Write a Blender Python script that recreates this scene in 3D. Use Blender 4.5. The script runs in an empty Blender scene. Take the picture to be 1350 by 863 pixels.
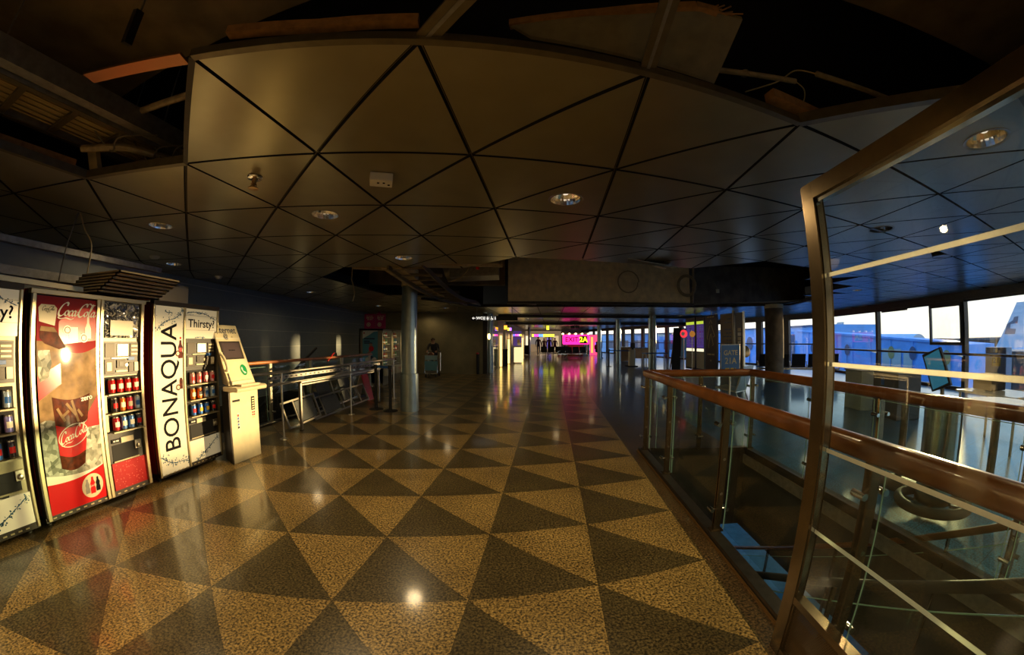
import bpy, bmesh, math, random
from mathutils import Vector, Matrix, geometry
rnd = random.Random(7)
C = bpy.context.scene.collection
SC = bpy.context.scene

# ------------------------------------------------------------------ camera (a stereographic fisheye, 1.5 m above the floor)
def rot_axes(yaw, pitch, roll):
    f = Vector((math.sin(yaw)*math.cos(pitch), math.cos(yaw)*math.cos(pitch), math.sin(pitch)))
    r = Vector((math.cos(yaw), -math.sin(yaw), 0)); u = r.cross(f)
    return (r*math.cos(roll)+u*math.sin(roll), u*math.cos(roll)-r*math.sin(roll), f)
cam_data = bpy.data.cameras.new('camera')
cam_data.type = 'PANO'; cam_data.panorama_type = 'FISHEYE_LENS_POLYNOMIAL'; cam_data.sensor_width = 36
cam_data.fisheye_polynomial_k0 = 0
cam_data.fisheye_polynomial_k1 = -0.07851104602
cam_data.fisheye_polynomial_k2 = -7.833679476e-06
cam_data.fisheye_polynomial_k3 = 4.569136970e-05
cam_data.fisheye_polynomial_k4 = -7.685934254e-07
cam_data.fisheye_fov = math.pi
cam_data.clip_start = 0.02; cam_data.clip_end = 600
cam = bpy.data.objects.new('camera', cam_data); C.objects.link(cam)
_r, _u, _f = rot_axes(.0088, .0324, .0007)
_m = Matrix(((_r.x, _u.x, -_f.x), (_r.y, _u.y, -_f.y), (_r.z, _u.z, -_f.z))).to_4x4(); _m.translation = (0, 0, 1.5)
cam.matrix_world = _m
SC.camera = cam

# ------------------------------------------------------------------ light and exposure
SC.view_settings.view_transform = 'Standard'; SC.view_settings.look = 'None'
SC.view_settings.exposure = 0.35; SC.view_settings.gamma = 1.0; SC.view_settings.use_curve_mapping = False
SC.cycles.transparent_max_bounces = 32; SC.cycles.max_bounces = 10; SC.cycles.glossy_bounces = 5
SC.cycles.sample_clamp_indirect = 4.0; SC.cycles.caustics_reflective = False
SUN_AZ, SUN_EL, SUN_POWER = math.radians(63.2), math.radians(2.5), 6.8
LAMP, LAMP_ONE, LAMP_FILL = 10.0, 22.0, 150.0     # watts: most downlights, the bright one, the unseen fill lamps added behind the camera
SKY = 1.5
w = bpy.data.worlds.new('evening_sky'); SC.world = w; w.use_nodes = True
nt = w.node_tree; nt.nodes.clear()
tc = nt.nodes.new('ShaderNodeTexCoord'); sp = nt.nodes.new('ShaderNodeSeparateXYZ'); nt.links.new(tc.outputs['Generated'], sp.inputs[0])
rp = nt.nodes.new('ShaderNodeValToRGB'); nt.links.new(sp.outputs['Z'], rp.inputs[0])
e = rp.color_ramp.elements; e[0].position = 0.0; e[0].color = (.98, .90, .70, 1); e[1].position = .55; e[1].color = (.16, .42, .95, 1)
x = rp.color_ramp.elements.new(.10); x.color = (.95, .93, .84, 1); x = rp.color_ramp.elements.new(.24); x.color = (.30, .62, 1.0, 1)
bg = nt.nodes.new('ShaderNodeBackground'); bg.inputs[1].default_value = SKY; nt.links.new(rp.outputs[0], bg.inputs[0])
ow = nt.nodes.new('ShaderNodeOutputWorld'); nt.links.new(bg.outputs[0], ow.inputs[0])
sl = bpy.data.lights.new('low_sun', 'SUN'); sl.energy = SUN_POWER; sl.color = (1, .68, .30); sl.angle = math.radians(1.2)
sun = bpy.data.objects.new('low_sun', sl); C.objects.link(sun)
sun.rotation_euler = Vector((math.sin(SUN_AZ)*math.cos(SUN_EL), math.cos(SUN_AZ)*math.cos(SUN_EL), math.sin(SUN_EL))).to_track_quat('Z', 'Y').to_euler()

# ------------------------------------------------------------------ helpers
def mat(name, col, rough=.5, metal=0.0, noise=0.0, nscale=20.0, coat=0.0, emit=None, estr=0.0, spec=.5, bump=0.0, crough=.07):
    m = bpy.data.materials.new(name); m.use_nodes = True
    n = m.node_tree; b = n.nodes['Principled BSDF']
    b.inputs['Base Color'].default_value = (*col, 1); b.inputs['Roughness'].default_value = rough; b.inputs['Metallic'].default_value = metal
    b.inputs['Coat Weight'].default_value = coat; b.inputs['Coat Roughness'].default_value = crough; b.inputs['Specular IOR Level'].default_value = spec
    if emit: b.inputs['Emission Color'].default_value = (*emit, 1); b.inputs['Emission Strength'].default_value = estr
    if noise or bump:
        t = n.nodes.new('ShaderNodeTexCoord'); z = n.nodes.new('ShaderNodeTexNoise'); z.inputs['Scale'].default_value = nscale; z.inputs['Detail'].default_value = 5
        n.links.new(t.outputs['Object'], z.inputs['Vector'])
        if noise:
            mr = n.nodes.new('ShaderNodeMapRange'); mr.inputs['To Min'].default_value = 1-noise; mr.inputs['To Max'].default_value = 1+noise; mr.inputs['From Min'].default_value = .3; mr.inputs['From Max'].default_value = .7
            n.links.new(z.outputs['Fac'], mr.inputs['Value'])
            mx = n.nodes.new('ShaderNodeVectorMath'); mx.operation = 'SCALE'; mx.inputs[0].default_value = col
            n.links.new(mr.outputs[0], mx.inputs['Scale']); n.links.new(mx.outputs[0], b.inputs['Base Color'])
        if bump:
            bp = n.nodes.new('ShaderNodeBump'); bp.inputs['Strength'].default_value = bump; bp.inputs['Distance'].default_value = .01
            n.links.new(z.outputs['Fac'], bp.inputs['Height']); n.links.new(bp.outputs[0], b.inputs['Normal'])
    return m

def glass(name, tint=(.93, .97, .95), refl=.9, rough=.015, dust=0.0):
    m = bpy.data.materials.new(name); m.use_nodes = True; n = m.node_tree; n.nodes.clear()
    tr = n.nodes.new('ShaderNodeBsdfTransparent'); tr.inputs[0].default_value = (*tint, 1)
    gl = n.nodes.new('ShaderNodeBsdfGlossy'); gl.inputs['Roughness'].default_value = rough; gl.inputs[0].default_value = (refl, refl, refl, 1)
    # Schlick reflectance that is the same from both sides of the pane
    ge = n.nodes.new('ShaderNodeNewGeometry'); dt = n.nodes.new('ShaderNodeVectorMath'); dt.operation = 'DOT_PRODUCT'
    n.links.new(ge.outputs['Incoming'], dt.inputs[0]); n.links.new(ge.outputs['Normal'], dt.inputs[1])
    def mt(op, a, b=0, c=0):
        q = n.nodes.new('ShaderNodeMath'); q.operation = op
        for i, z in enumerate((a, b, c)):
            if isinstance(z, (int, float)): q.inputs[i].default_value = z
            else: n.links.new(z, q.inputs[i])
        return q.outputs[0]
    fr = mt('MULTIPLY_ADD', mt('POWER', mt('SUBTRACT', 1.0, mt('ABSOLUTE', dt.outputs['Value'])), 5.0), .92, .07)
    mx = n.nodes.new('ShaderNodeMixShader'); n.links.new(fr, mx.inputs[0]); n.links.new(tr.outputs[0], mx.inputs[1]); n.links.new(gl.outputs[0], mx.inputs[2])
    out = n.nodes.new('ShaderNodeOutputMaterial'); last = mx
    if dust:
        t = n.nodes.new('ShaderNodeTexCoord'); z = n.nodes.new('ShaderNodeTexNoise'); z.inputs['Scale'].default_value = 90; z.inputs['Detail'].default_value = 4
        n.links.new(t.outputs['Object'], z.inputs['Vector'])
        r = n.nodes.new('ShaderNodeMapRange'); r.inputs['From Min'].default_value = .45; r.inputs['From Max'].default_value = .9; r.inputs['To Max'].default_value = dust
        n.links.new(z.outputs['Fac'], r.inputs['Value'])
        d = n.nodes.new('ShaderNodeBsdfDiffuse'); d.inputs[0].default_value = (.8, .7, .45, 1)
        m2 = n.nodes.new('ShaderNodeMixShader'); n.links.new(r.outputs[0], m2.inputs[0]); n.links.new(mx.outputs[0], m2.inputs[1]); n.links.new(d.outputs[0], m2.inputs[2]); last = m2
    n.links.new(last.outputs[0], out.inputs[0])
    return m

class MB:
    """collects shapes into one mesh with several materials"""
    def __init__(s): s.v = []; s.f = []; s.mi = []; s.ms = []
    def slot(s, m):
        if m not in s.ms: s.ms.append(m)
        return s.ms.index(m)
    def add(s, vs, fs, m, mtx=None):
        o = len(s.v); k = s.slot(m)
        for p in vs:
            p = Vector(p); s.v.append(mtx @ p if mtx else p)
        for q in fs: s.f.append([o+i for i in q]); s.mi.append(k)
        return s
    def box(s, x0, x1, y0, y1, z0, z1, m, mtx=None):
        vs = [(x, y, z) for x in (x0, x1) for y in (y0, y1) for z in (z0, z1)]
        return s.add(vs, [(0, 1, 3, 2), (4, 6, 7, 5), (0, 4, 5, 1), (2, 3, 7, 6), (0, 2, 6, 4), (1, 5, 7, 3)], m, mtx)
    def bar(s, p, q, w, h, m, up=(0, 0, 1)):
        """rectangular bar from p to q, w wide across, h tall along up"""
        p = Vector(p); q = Vector(q); d = (q-p).normalized(); up = Vector(up)
        a = d.cross(up)
        if a.length < 1e-4: a = d.cross(Vector((0, 1, 0)))
        a.normalize(); b = a.cross(d)
        vs = [c+a*(i*w/2)+b*(j*h/2) for c in (p, q) for i, j in ((-1, -1), (1, -1), (1, 1), (-1, 1))]
        return s.add(vs, [(3, 2, 1, 0), (4, 5, 6, 7), (0, 1, 5, 4), (1, 2, 6, 5), (2, 3, 7, 6), (3, 0, 4, 7)], m)
    def tube(s, pts, r, m, seg=10, cap=True):
        pts = [Vector(p) for p in pts]; rs = r if isinstance(r, (list, tuple)) else [r]*len(pts); vs = []; fs = []
        t0 = (pts[1]-pts[0]).normalized(); nrm = t0.orthogonal().normalized()
        for i, p in enumerate(pts):
            t = (pts[min(i+1, len(pts)-1)]-pts[max(i-1, 0)]).normalized()
            nrm = (nrm-t*nrm.dot(t)).normalized(); bn = t.cross(nrm)
            for k in range(seg):
                a = 2*math.pi*k/seg; vs.append(p+(nrm*math.cos(a)+bn*math.sin(a))*rs[i])
        for i in range(len(pts)-1):
            for k in range(seg):
                k2 = (k+1) % seg; fs.append((i*seg+k, i*seg+k2, (i+1)*seg+k2, (i+1)*seg+k))
        if cap: fs += [tuple(range(seg-1, -1, -1)), tuple((len(pts)-1)*seg+k for k in range(seg))]
        return s.add(vs, fs, m)
    def lathe(s, prof, m, c=(0, 0, 0), seg=24, mtx=None, a0=0.0, a1=2*math.pi):
        """profile of (radius, z) turned about the vertical axis"""
        full = abs(a1-a0-2*math.pi) < 1e-6; n = seg if full else seg+1; vs = []; fs = []
        for r, z in prof:
            for k in range(n):
                a = a0+(a1-a0)*k/seg; vs.append((c[0]+r*math.cos(a), c[1]+r*math.sin(a), c[2]+z))
        for i in range(len(prof)-1):
            for k in range(seg):
                k2 = (k+1) % n; fs.append((i*n+k, i*n+k2, (i+1)*n+k2, (i+1)*n+k))
        return s.add(vs, fs, m, mtx)
    def prism(s, poly, ext, m):
        """planar polygon (3-D points) pushed along ext"""
        n = len(poly); e = Vector(ext); vs = [Vector(p) for p in poly]+[Vector(p)+e for p in poly]
        return s.add(vs, [tuple(range(n)), tuple(range(2*n-1, n-1, -1))]+[(i, i+n, (i+1) % n+n, (i+1) % n) for i in range(n)], m)
    def flat(s, vf, m, fn):
        """2-D mesh laid on a surface: fn(u, v) -> point"""
        vs, fs = vf
        return s.add([fn(p[0], p[1]) for p in vs], fs, m)
    def build(s, name, parent=None, loc=None, rotz=0, sharp=35, bevel=0):
        me = bpy.data.meshes.new(name); me.from_pydata([tuple(p) for p in s.v], [], s.f)
        for m in s.ms: me.materials.append(m)
        me.polygons.foreach_set('material_index', s.mi)
        bm = bmesh.new(); bm.from_mesh(me); bmesh.ops.recalc_face_normals(bm, faces=bm.faces); bm.to_mesh(me); bm.free()
        me.polygons.foreach_set('use_smooth', [True]*len(me.polygons)); me.set_sharp_from_angle(angle=math.radians(sharp)); me.update()
        o = bpy.data.objects.new(name, me); C.objects.link(o)
        if parent: o.parent = parent
        if loc: o.location = loc
        if rotz: o.rotation_euler.z = rotz
        if bevel:
            b = o.modifiers.new('edge', 'BEVEL'); b.width = bevel; b.segments = 2; b.limit_method = 'ANGLE'; b.angle_limit = math.radians(50)
        return o

def tag(o, label=None, cat=None, group=None, kind=None):
    if label: o['label'] = label
    if cat: o['category'] = cat
    if group: o['group'] = group
    if kind: o['kind'] = kind
    return o
def thing(name, label, cat, loc=(0, 0, 0), rotz=0, group=None):
    o = bpy.data.objects.new(name, None); C.objects.link(o); o.empty_display_size = .1
    o.location = loc; o.rotation_euler.z = rotz
    return tag(o, label, cat, group)
def struct(o): o['kind'] = 'structure'; return o
def dup(root, loc, rotz=None, label=None, group=None):
    def cp(o, par):
        c = o.copy(); C.objects.link(c); c.parent = par
        for ch in list(o.children): cp(ch, c)
        return c
    r = cp(root, None); r.location = loc
    if rotz is not None: r.rotation_euler.z = rotz
    if label: r['label'] = label
    if group: r['group'] = group
    return r

_tx = {}
def text2d(s, size=1.0, bold=0.0, sx=1.0, shear=0.0, align='CENTER'):
    """lettering as a flat 2-D mesh (verts, faces)"""
    key = (s, size, bold, sx, shear, align)
    if key in _tx: return _tx[key]
    cu = bpy.data.curves.new('lettering', 'FONT'); cu.body = s; cu.size = size; cu.offset = bold; cu.shear = shear
    cu.align_x = align; cu.align_y = 'CENTER'; cu.resolution_u = 4
    o = bpy.data.objects.new('lettering', cu); C.objects.link(o)
    dg = bpy.context.evaluated_depsgraph_get(); me = bpy.data.meshes.new_from_object(o.evaluated_get(dg))
    r = ([(v.co.x*sx, v.co.y) for v in me.vertices], [tuple(p.vertices) for p in me.polygons])
    bpy.data.objects.remove(o); bpy.data.meshes.remove(me); bpy.data.curves.remove(cu)
    _tx[key] = r; return r
def dashes2d(width, h, seed=1):
    """a line of print too small to read: a row of short word-long bars, centred"""
    r = random.Random(seed); x = -width/2; ms = []
    while x < width/2-h*.4:
        w_ = min(r.uniform(1.2, 3.6)*h, width/2-x); ms.append(([(x, -h/2), (x+w_, -h/2), (x+w_, h/2), (x, h/2)], [(0, 1, 2, 3)])); x += w_+h*.6
    return join2d(*ms)
def disc2d(cx, cy, rx, ry=None, seg=24, rot=0):
    ry = ry or rx; c, s = math.cos(rot), math.sin(rot)
    vs = [(cx+rx*math.cos(a)*c-ry*math.sin(a)*s, cy+rx*math.cos(a)*s+ry*math.sin(a)*c) for a in (2*math.pi*k/seg for k in range(seg))]
    return (vs, [tuple(range(seg))])
def ring2d(cx, cy, rx, ry, wd, seg=28, a0=0, a1=2*math.pi, rot=0):
    pts = [(cx+rx*math.cos(a)*math.cos(rot)-ry*math.sin(a)*math.sin(rot), cy+rx*math.cos(a)*math.sin(rot)+ry*math.sin(a)*math.cos(rot)) for a in (a0+(a1-a0)*k/seg for k in range(seg+1))]
    return stroke2d(pts, wd)
def poly2d(pts):
    tri = geometry.tessellate_polygon([[Vector((p[0], p[1], 0)) for p in pts]])
    return (list(pts), [tuple(t) for t in tri])
def stroke2d(pts, w, pen=None):
    """ribbon along pts; w a width or list; pen: angle of a broad nib"""
    n = len(pts); vs = []; fs = []
    for i, p in enumerate(pts):
        q0 = pts[max(i-1, 0)]; q1 = pts[min(i+1, n-1)]; dx, dy = q1[0]-q0[0], q1[1]-q0[1]; L = math.hypot(dx, dy) or 1
        ww = w[i] if isinstance(w, (list, tuple)) else w
        if pen is not None: ww *= .3+.7*abs(math.sin(math.atan2(dy, dx)-pen))
        vs += [(p[0]-dy/L*ww/2, p[1]+dx/L*ww/2), (p[0]+dy/L*ww/2, p[1]-dx/L*ww/2)]
    for i in range(n-1): fs.append((2*i, 2*i+1, 2*i+3, 2*i+2))
    return (vs, fs)
def bez(ps, n=8):
    """smooth curve through points"""
    out = []
    P = [ps[0]]+list(ps)+[ps[-1]]
    for i in range(1, len(P)-2):
        for k in range(n):
            t = k/n; a, b, c, d = P[i-1], P[i], P[i+1], P[i+2]
            out.append(tuple(.5*((2*b[j])+(-a[j]+c[j])*t+(2*a[j]-5*b[j]+4*c[j]-d[j])*t*t+(-a[j]+3*b[j]-3*c[j]+d[j])*t**3) for j in range(len(b))))
    out.append(tuple(ps[-1])); return out
def join2d(*ms):
    vs = []; fs = []
    for v, f in ms:
        o = len(vs); vs += list(v); fs += [tuple(i+o for i in q) for q in f]
    return (vs, fs)
def xf2d(m, s=1, dx=0, dy=0, rot=0, sx=1, shear=0):
    c, sn = math.cos(rot), math.sin(rot); out = []
    for x, y in m[0]:
        x, y = (x*sx+y*shear)*s, y*s; out.append((x*c-y*sn+dx, x*sn+y*c+dy))
    return (out, m[1])
def script_logo():
    """flowing script of the cola name, about 4.6 wide and 1.9 tall, centred"""
    L = []
    P = .6
    S = lambda pts, w=.19, n=7: L.append(stroke2d(bez(pts, n), w, P))
    def bigC(x):
        S([(x+.95, 1.15), (x+.98, 1.42), (x+.75, 1.52), (x+.38, 1.25), (x+.08, .65), (x+.05, .15), (x+.3, -.08), (x+.65, .08), (x+.9, .38)], .26)
    def o(x): S([(x+.35, .62), (x+.12, .5), (x+.03, .2), (x+.15, 0), (x+.36, .08), (x+.47, .38), (x+.35, .62), (x+.42, .5), (x+.62, .55)], .2)
    def c(x): S([(x+.45, .48), (x+.4, .62), (x+.18, .5), (x+.05, .18), (x+.18, 0), (x+.42, .12), (x+.55, .3)], .2)
    def a(x):
        S([(x+.45, .5), (x+.3, .62), (x+.1, .42), (x+.05, .12), (x+.18, 0), (x+.38, .2), (x+.5, .6)], .2)
        S([(x+.5, .62), (x+.42, .2), (x+.5, 0), (x+.68, .12), (x+.8, .3)], .2)
    def l(x): S([(x+.02, .2), (x+.3, .75), (x+.48, 1.35), (x+.38, 1.5), (x+.25, 1.1), (x+.14, .35), (x+.22, 0), (x+.4, .1), (x+.52, .28)], .2)
    bigC(0); o(.82); c(1.33); a(1.78)
    S([(2.42, .42), (2.6, .5), (2.8, .48)], .16)
    bigC(2.62); o(3.42); l(3.95); a(4.38)
    S([(.3, -.08), (.1, -.22), (.4, -.38), (1.1, -.28), (1.75, -.42), (2.15, -.3)], .15)          # tail under the first word
    S([(3.57, 1.18), (3.62, 1.42), (3.9, 1.6), (4.3, 1.42), (4.75, 1.5), (5.1, 1.72)], .17)       # swash over the second word
    m = join2d(*L)
    return ([(x-2.5+.28*y, y-.6) for x, y in m[0]], m[1])
LOGO = script_logo()

BD = Vector((.1115, .9938, 0)); AD = Vector((.9938, -.1115, 0)); BROT = -math.atan2(.1115, .9938)   # the building's own directions
def along(p, d, z=None):
    q = Vector(p)+BD*d
    if z is not None: q.z = z
    return q

# ------------------------------------------------------------------ shared materials
M = {}
M['steel'] = mat('brushed_steel', (.58, .58, .55), .17, 1.0, .08, 40)
M['steel_dark'] = mat('dark_bronze_metal', (.22, .165, .10), .24, .9, .10, 30)
M['alu'] = mat('aluminium', (.62, .58, .48), .33, 1.0, .08, 25)
M['alu_dull'] = mat('dull_galvanised', (.30, .29, .26), .45, .8, .2, 18)
M['black'] = mat('black_plastic', (.012, .012, .013), .35)
M['blackmat'] = mat('matt_black', (.010, .010, .011), .75)
M['rubber'] = mat('black_rubber', (.015, .015, .016), .6)
M['wood'] = mat('red_brown_wood', (.17, .058, .013), .28, 0, .35, 6, .6)
M['wood_orange'] = mat('orange_brown_wood', (.38, .13, .03), .3, 0, .3, 6, .5)
M['board'] = mat('fibre_board', (.30, .15, .05), .85, 0, .25, 25)
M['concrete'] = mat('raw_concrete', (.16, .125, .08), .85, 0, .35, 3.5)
M['concrete_lit'] = mat('lit_concrete', (.80, .68, .40), .85, 0, .18, 6, bump=.2)  # lit copy of the concrete: light on the beam put into its colour
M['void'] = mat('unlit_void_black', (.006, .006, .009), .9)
M['cable'] = mat('beige_cable', (.35, .28, .14), .5)
M['cable_dark'] = mat('grey_cable', (.12, .11, .10), .5)
M['conduit'] = mat('old_conduit', (.30, .24, .15), .5, .2, .25, 20)
M['white'] = mat('white_plastic', (.75, .73, .66), .4)
M['cream'] = mat('cream_plastic', (.72, .64, .42), .35, 0, .05, 12)
M['glass'] = glass('clear_glass')
M['glass_green'] = glass('greenish_glass', (.80, .92, .88))
M['glass_win'] = glass('window_glass', (.93, .95, .97), .8)
M['glass_dusty'] = glass('dusty_glass', (.86, .90, .88), .9, .02, .05)
M['red'] = mat('signal_red', (.62, .012, .012), .35)
M['magenta'] = mat('magenta_print', (.50, .015, .14), .4)
M['blue'] = mat('print_blue', (.02, .12, .42), .4)
M['navy'] = mat('navy_ink', (.015, .03, .09), .4)
M['skin'] = mat('skin', (.42, .24, .15), .55)
M['yellow'] = mat('yellow_print', (.75, .50, .03), .4)
M['gold'] = mat('pale_gold_print', (.62, .50, .22), .4)
def glow(name, col, s): return mat(name, tuple(c*.6 for c in col), .4, emit=col, estr=s)

# ================================================================== THE SETTING
UPV = Vector((0, 0, 1))
def lattice_nodes(n, O, a, b):
    """u,v coordinates of the triangle lattice from object coordinates"""
    t = n.nodes.new('ShaderNodeTexCoord'); s = n.nodes.new('ShaderNodeSeparateXYZ'); n.links.new(t.outputs['Object'], s.inputs[0])
    det = a[0]*b[1]-a[1]*b[0]
    def lin(cx, cy, c0):
        m1 = n.nodes.new('ShaderNodeMath'); m1.operation = 'MULTIPLY_ADD'; m1.inputs[1].default_value = cx; m1.inputs[2].default_value = c0; n.links.new(s.outputs['X'], m1.inputs[0])
        m2 = n.nodes.new('ShaderNodeMath'); m2.operation = 'MULTIPLY_ADD'; m2.inputs[1].default_value = cy; n.links.new(s.outputs['Y'], m2.inputs[0]); n.links.new(m1.outputs[0], m2.inputs[2])
        return m2.outputs[0]
    u = lin(b[1]/det, -b[0]/det, -(O[0]*b[1]-O[1]*b[0])/det); v = lin(-a[1]/det, a[0]/det, -(a[0]*O[1]-a[1]*O[0])/det)
    return t, u, v
def mth(n, op, a, b=None, c=None):
    m = n.nodes.new('ShaderNodeMath'); m.operation = op
    for i, q in enumerate((a, b, c)):
        if q is None: continue
        if isinstance(q, (int, float)): m.inputs[i].default_value = q
        else: n.links.new(q, m.inputs[i])
    return m.outputs[0]
def mixc(n, f, a, b):
    m = n.nodes.new('ShaderNodeMix'); m.data_type = 'RGBA'
    for sck, q in ((m.inputs[0], f), (m.inputs[6], a), (m.inputs[7], b)):
        if isinstance(q, tuple): sck.default_value = (*q, 1)
        elif isinstance(q, (int, float)): sck.default_value = q
        else: n.links.new(q, sck)
    return m.outputs[2]

def granite_material():
    m = bpy.data.materials.new('triangle_granite'); m.use_nodes = True; n = m.node_tree; b = n.nodes['Principled BSDF']
    t, u, v = lattice_nodes(n, (-.2354, 1.8222), (.77556, .11939), (.08776, .78219))
    fu = mth(n, 'FRACT', u); fv = mth(n, 'FRACT', v)
    dark = mth(n, 'LESS_THAN', mth(n, 'ADD', fu, fv), 1.0)
    border = mth(n, 'GREATER_THAN', u, 2.02)
    dark = mth(n, 'MAXIMUM', dark, border)
    z1 = n.nodes.new('ShaderNodeTexNoise'); z1.inputs['Scale'].default_value = 70; z1.inputs['Detail'].default_value = 3; n.links.new(t.outputs['Object'], z1.inputs['Vector'])
    z2 = n.nodes.new('ShaderNodeTexNoise'); z2.inputs['Scale'].default_value = 2.2; z2.inputs['Detail'].default_value = 3; n.links.new(t.outputs['Object'], z2.inputs['Vector'])
    vo = n.nodes.new('ShaderNodeTexVoronoi'); vo.inputs['Scale'].default_value = 130; n.links.new(t.outputs['Object'], vo.inputs['Vector'])
    sv = n.nodes.new('ShaderNodeSeparateColor'); n.links.new(vo.outputs['Color'], sv.inputs[0])
    grain = n.nodes.new('ShaderNodeMapRange'); grain.inputs['From Min'].default_value = .36; grain.inputs['From Max'].default_value = .66; grain.inputs['To Min'].default_value = .12; grain.inputs['To Max'].default_value = 1.9
    n.links.new(z1.outputs['Fac'], grain.inputs['Value'])
    spk = mth(n, 'MULTIPLY_ADD', mth(n, 'GREATER_THAN', sv.outputs[0], .86), -.6, 1.0)
    patch = n.nodes.new('ShaderNodeMapRange'); patch.inputs['From Min'].default_value = .3; patch.inputs['From Max'].default_value = .7; patch.inputs['To Min'].default_value = .8; patch.inputs['To Max'].default_value = 1.2
    n.links.new(z2.outputs['Fac'], patch.inputs['Value'])
    k = mth(n, 'MULTIPLY', mth(n, 'MULTIPLY', grain.outputs[0], spk), patch.outputs[0])
    col = mixc(n, dark, (.33, .225, .078), (.10, .076, .032))
    col = mixc(n, mth(n, 'MULTIPLY', border, .7), col, (.09, .05, .022))
    # beyond the stair opening: square tiles, blue window reflection put into their colour
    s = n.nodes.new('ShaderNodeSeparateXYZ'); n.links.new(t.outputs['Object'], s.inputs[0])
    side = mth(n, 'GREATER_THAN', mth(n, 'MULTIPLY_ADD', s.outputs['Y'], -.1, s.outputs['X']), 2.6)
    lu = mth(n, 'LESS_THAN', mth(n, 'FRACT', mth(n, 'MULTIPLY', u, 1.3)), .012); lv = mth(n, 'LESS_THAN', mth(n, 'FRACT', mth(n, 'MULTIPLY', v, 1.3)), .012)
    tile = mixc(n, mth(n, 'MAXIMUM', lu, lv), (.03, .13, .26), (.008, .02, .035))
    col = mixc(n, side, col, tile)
    # thin joints between the slabs
    ja = mth(n, 'MINIMUM', mth(n, 'MINIMUM', fu, fv), mth(n, 'ABSOLUTE', mth(n, 'SUBTRACT', mth(n, 'ADD', fu, fv), 1.0)))
    jt = mth(n, 'MULTIPLY_ADD', mth(n, 'LESS_THAN', ja, .004), -.45, 1.0)
    vm = n.nodes.new('ShaderNodeVectorMath'); vm.operation = 'SCALE'; n.links.new(col, vm.inputs[0]); n.links.new(mth(n, 'MULTIPLY', k, jt), vm.inputs['Scale'])
    n.links.new(vm.outputs[0], b.inputs['Base Color'])
    b.inputs['Roughness'].default_value = .30; b.inputs['Specular IOR Level'].default_value = .45
    b.inputs['Coat Weight'].default_value = .55; b.inputs['Coat Roughness'].default_value = .10
    return m
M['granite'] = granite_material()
M['fascia'] = mat('dark_slab_edge', (.035, .033, .028), .7, 0, .3, 3)
M['lower'] = mat('lower_floor_tile', (.10, .26, .40), .25, 0, .15, 4, .3)

Lx = lambda y: 1.26+.105*y      # left edge of the stair opening
Rx = lambda y: 2.78+.105*y      # right edge
VOID = [(Lx(-2.4), -2.4), (Rx(-2.4), -2.4), (Rx(4.33), 4.33), (Lx(4.62), 4.62)]
SW = [(-6.3, 4.75), (-4.32, 4.75), (-3.86, 9.35), (-6.3, 9.35)]     # stair opening along the left wall
WX = lambda y: 11.55+.2975*(y-3.93) if y < 13.68 else 14.45-.159*(y-13.68)   # the window wall, with its bend
outer = [(-6.3, -6), (WX(-6), -6), (14.45, 13.68), (WX(52), 52), (-6.3, 52)]
def slab(name, outer, holes, ztop, zbot, mtop, mside):
    mb = MB(); loops = [outer]+holes
    pl = [[Vector((*p, 0)) for p in l] for l in loops]; flatv = [p for l in pl for p in l]
    tri = geometry.tessellate_polygon(pl)
    mb.add([(p.x, p.y, ztop) for p in flatv], tri, mtop); mb.add([(p.x, p.y, zbot) for p in flatv], tri, mside)
    for l in loops:
        n = len(l)
        for i in range(n):
            a, b = l[i], l[(i+1) % n]; mb.add([(*a, zbot), (*b, zbot), (*b, ztop), (*a, ztop)], [(0, 1, 2, 3)], mside)
    return mb.build(name)
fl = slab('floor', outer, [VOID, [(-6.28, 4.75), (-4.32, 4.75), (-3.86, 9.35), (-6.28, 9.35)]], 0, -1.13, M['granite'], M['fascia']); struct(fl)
lf = MB().box(-6.4, 28, -6, 52, -4.35, -4.2, M['lower']).build('floor'); struct(lf)

# ---- triangular metal ceiling panels
def panel_material():
    m = bpy.data.materials.new('ceiling_panel_metal'); m.use_nodes = True; n = m.node_tree; b = n.nodes['Principled BSDF']
    t = n.nodes.new('ShaderNodeTexCoord')
    z = n.nodes.new('ShaderNodeTexNoise'); z.inputs['Scale'].default_value = 5; z.inputs['Detail'].default_value = 2; n.links.new(t.outputs['Object'], z.inputs['Vector'])
    n.links.new(mixc(n, z.outputs['Fac'], (.30, .265, .165), (.39, .345, .22)), b.inputs['Base Color'])
    b.inputs['Metallic'].default_value = .6; b.inputs['Roughness'].default_value = .28
    return m
M['panel'] = panel_material()
CZ = 2.65
M['rail'] = mat('ceiling_joint_rail', (.20, .165, .10), .45, .6)
LO = Vector((-.2403, 2.1037)); La = Vector((.96272, .15745)); Lb = Vector((.11439, .96932))
LP = lambda u, v: LO+La*u+Lb*v
def inpoly(p, poly):
    c = False; j = len(poly)-1
    for i in range(len(poly)):
        a, b = poly[i], poly[j]
        if (a[1] > p[1]) != (b[1] > p[1]) and p[0] < (b[0]-a[0])*(p[1]-a[1])/(b[1]-a[1])+a[0]: c = not c
        j = i
    return c
HOLE = [(-3.5, 6.3), (-2.8, 5.45), (-.8, 5.8), (.05, 4.95), (2.97, 5.42), (4.85, 4.8), (7.4, 6.2), (8.9, 8.6), (9.6, 10.4), (6.6, 11.9), (1.8, 12.2), (-1.0, 12.4), (-2.4, 9.9), (-3.4, 8.2)]
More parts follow.
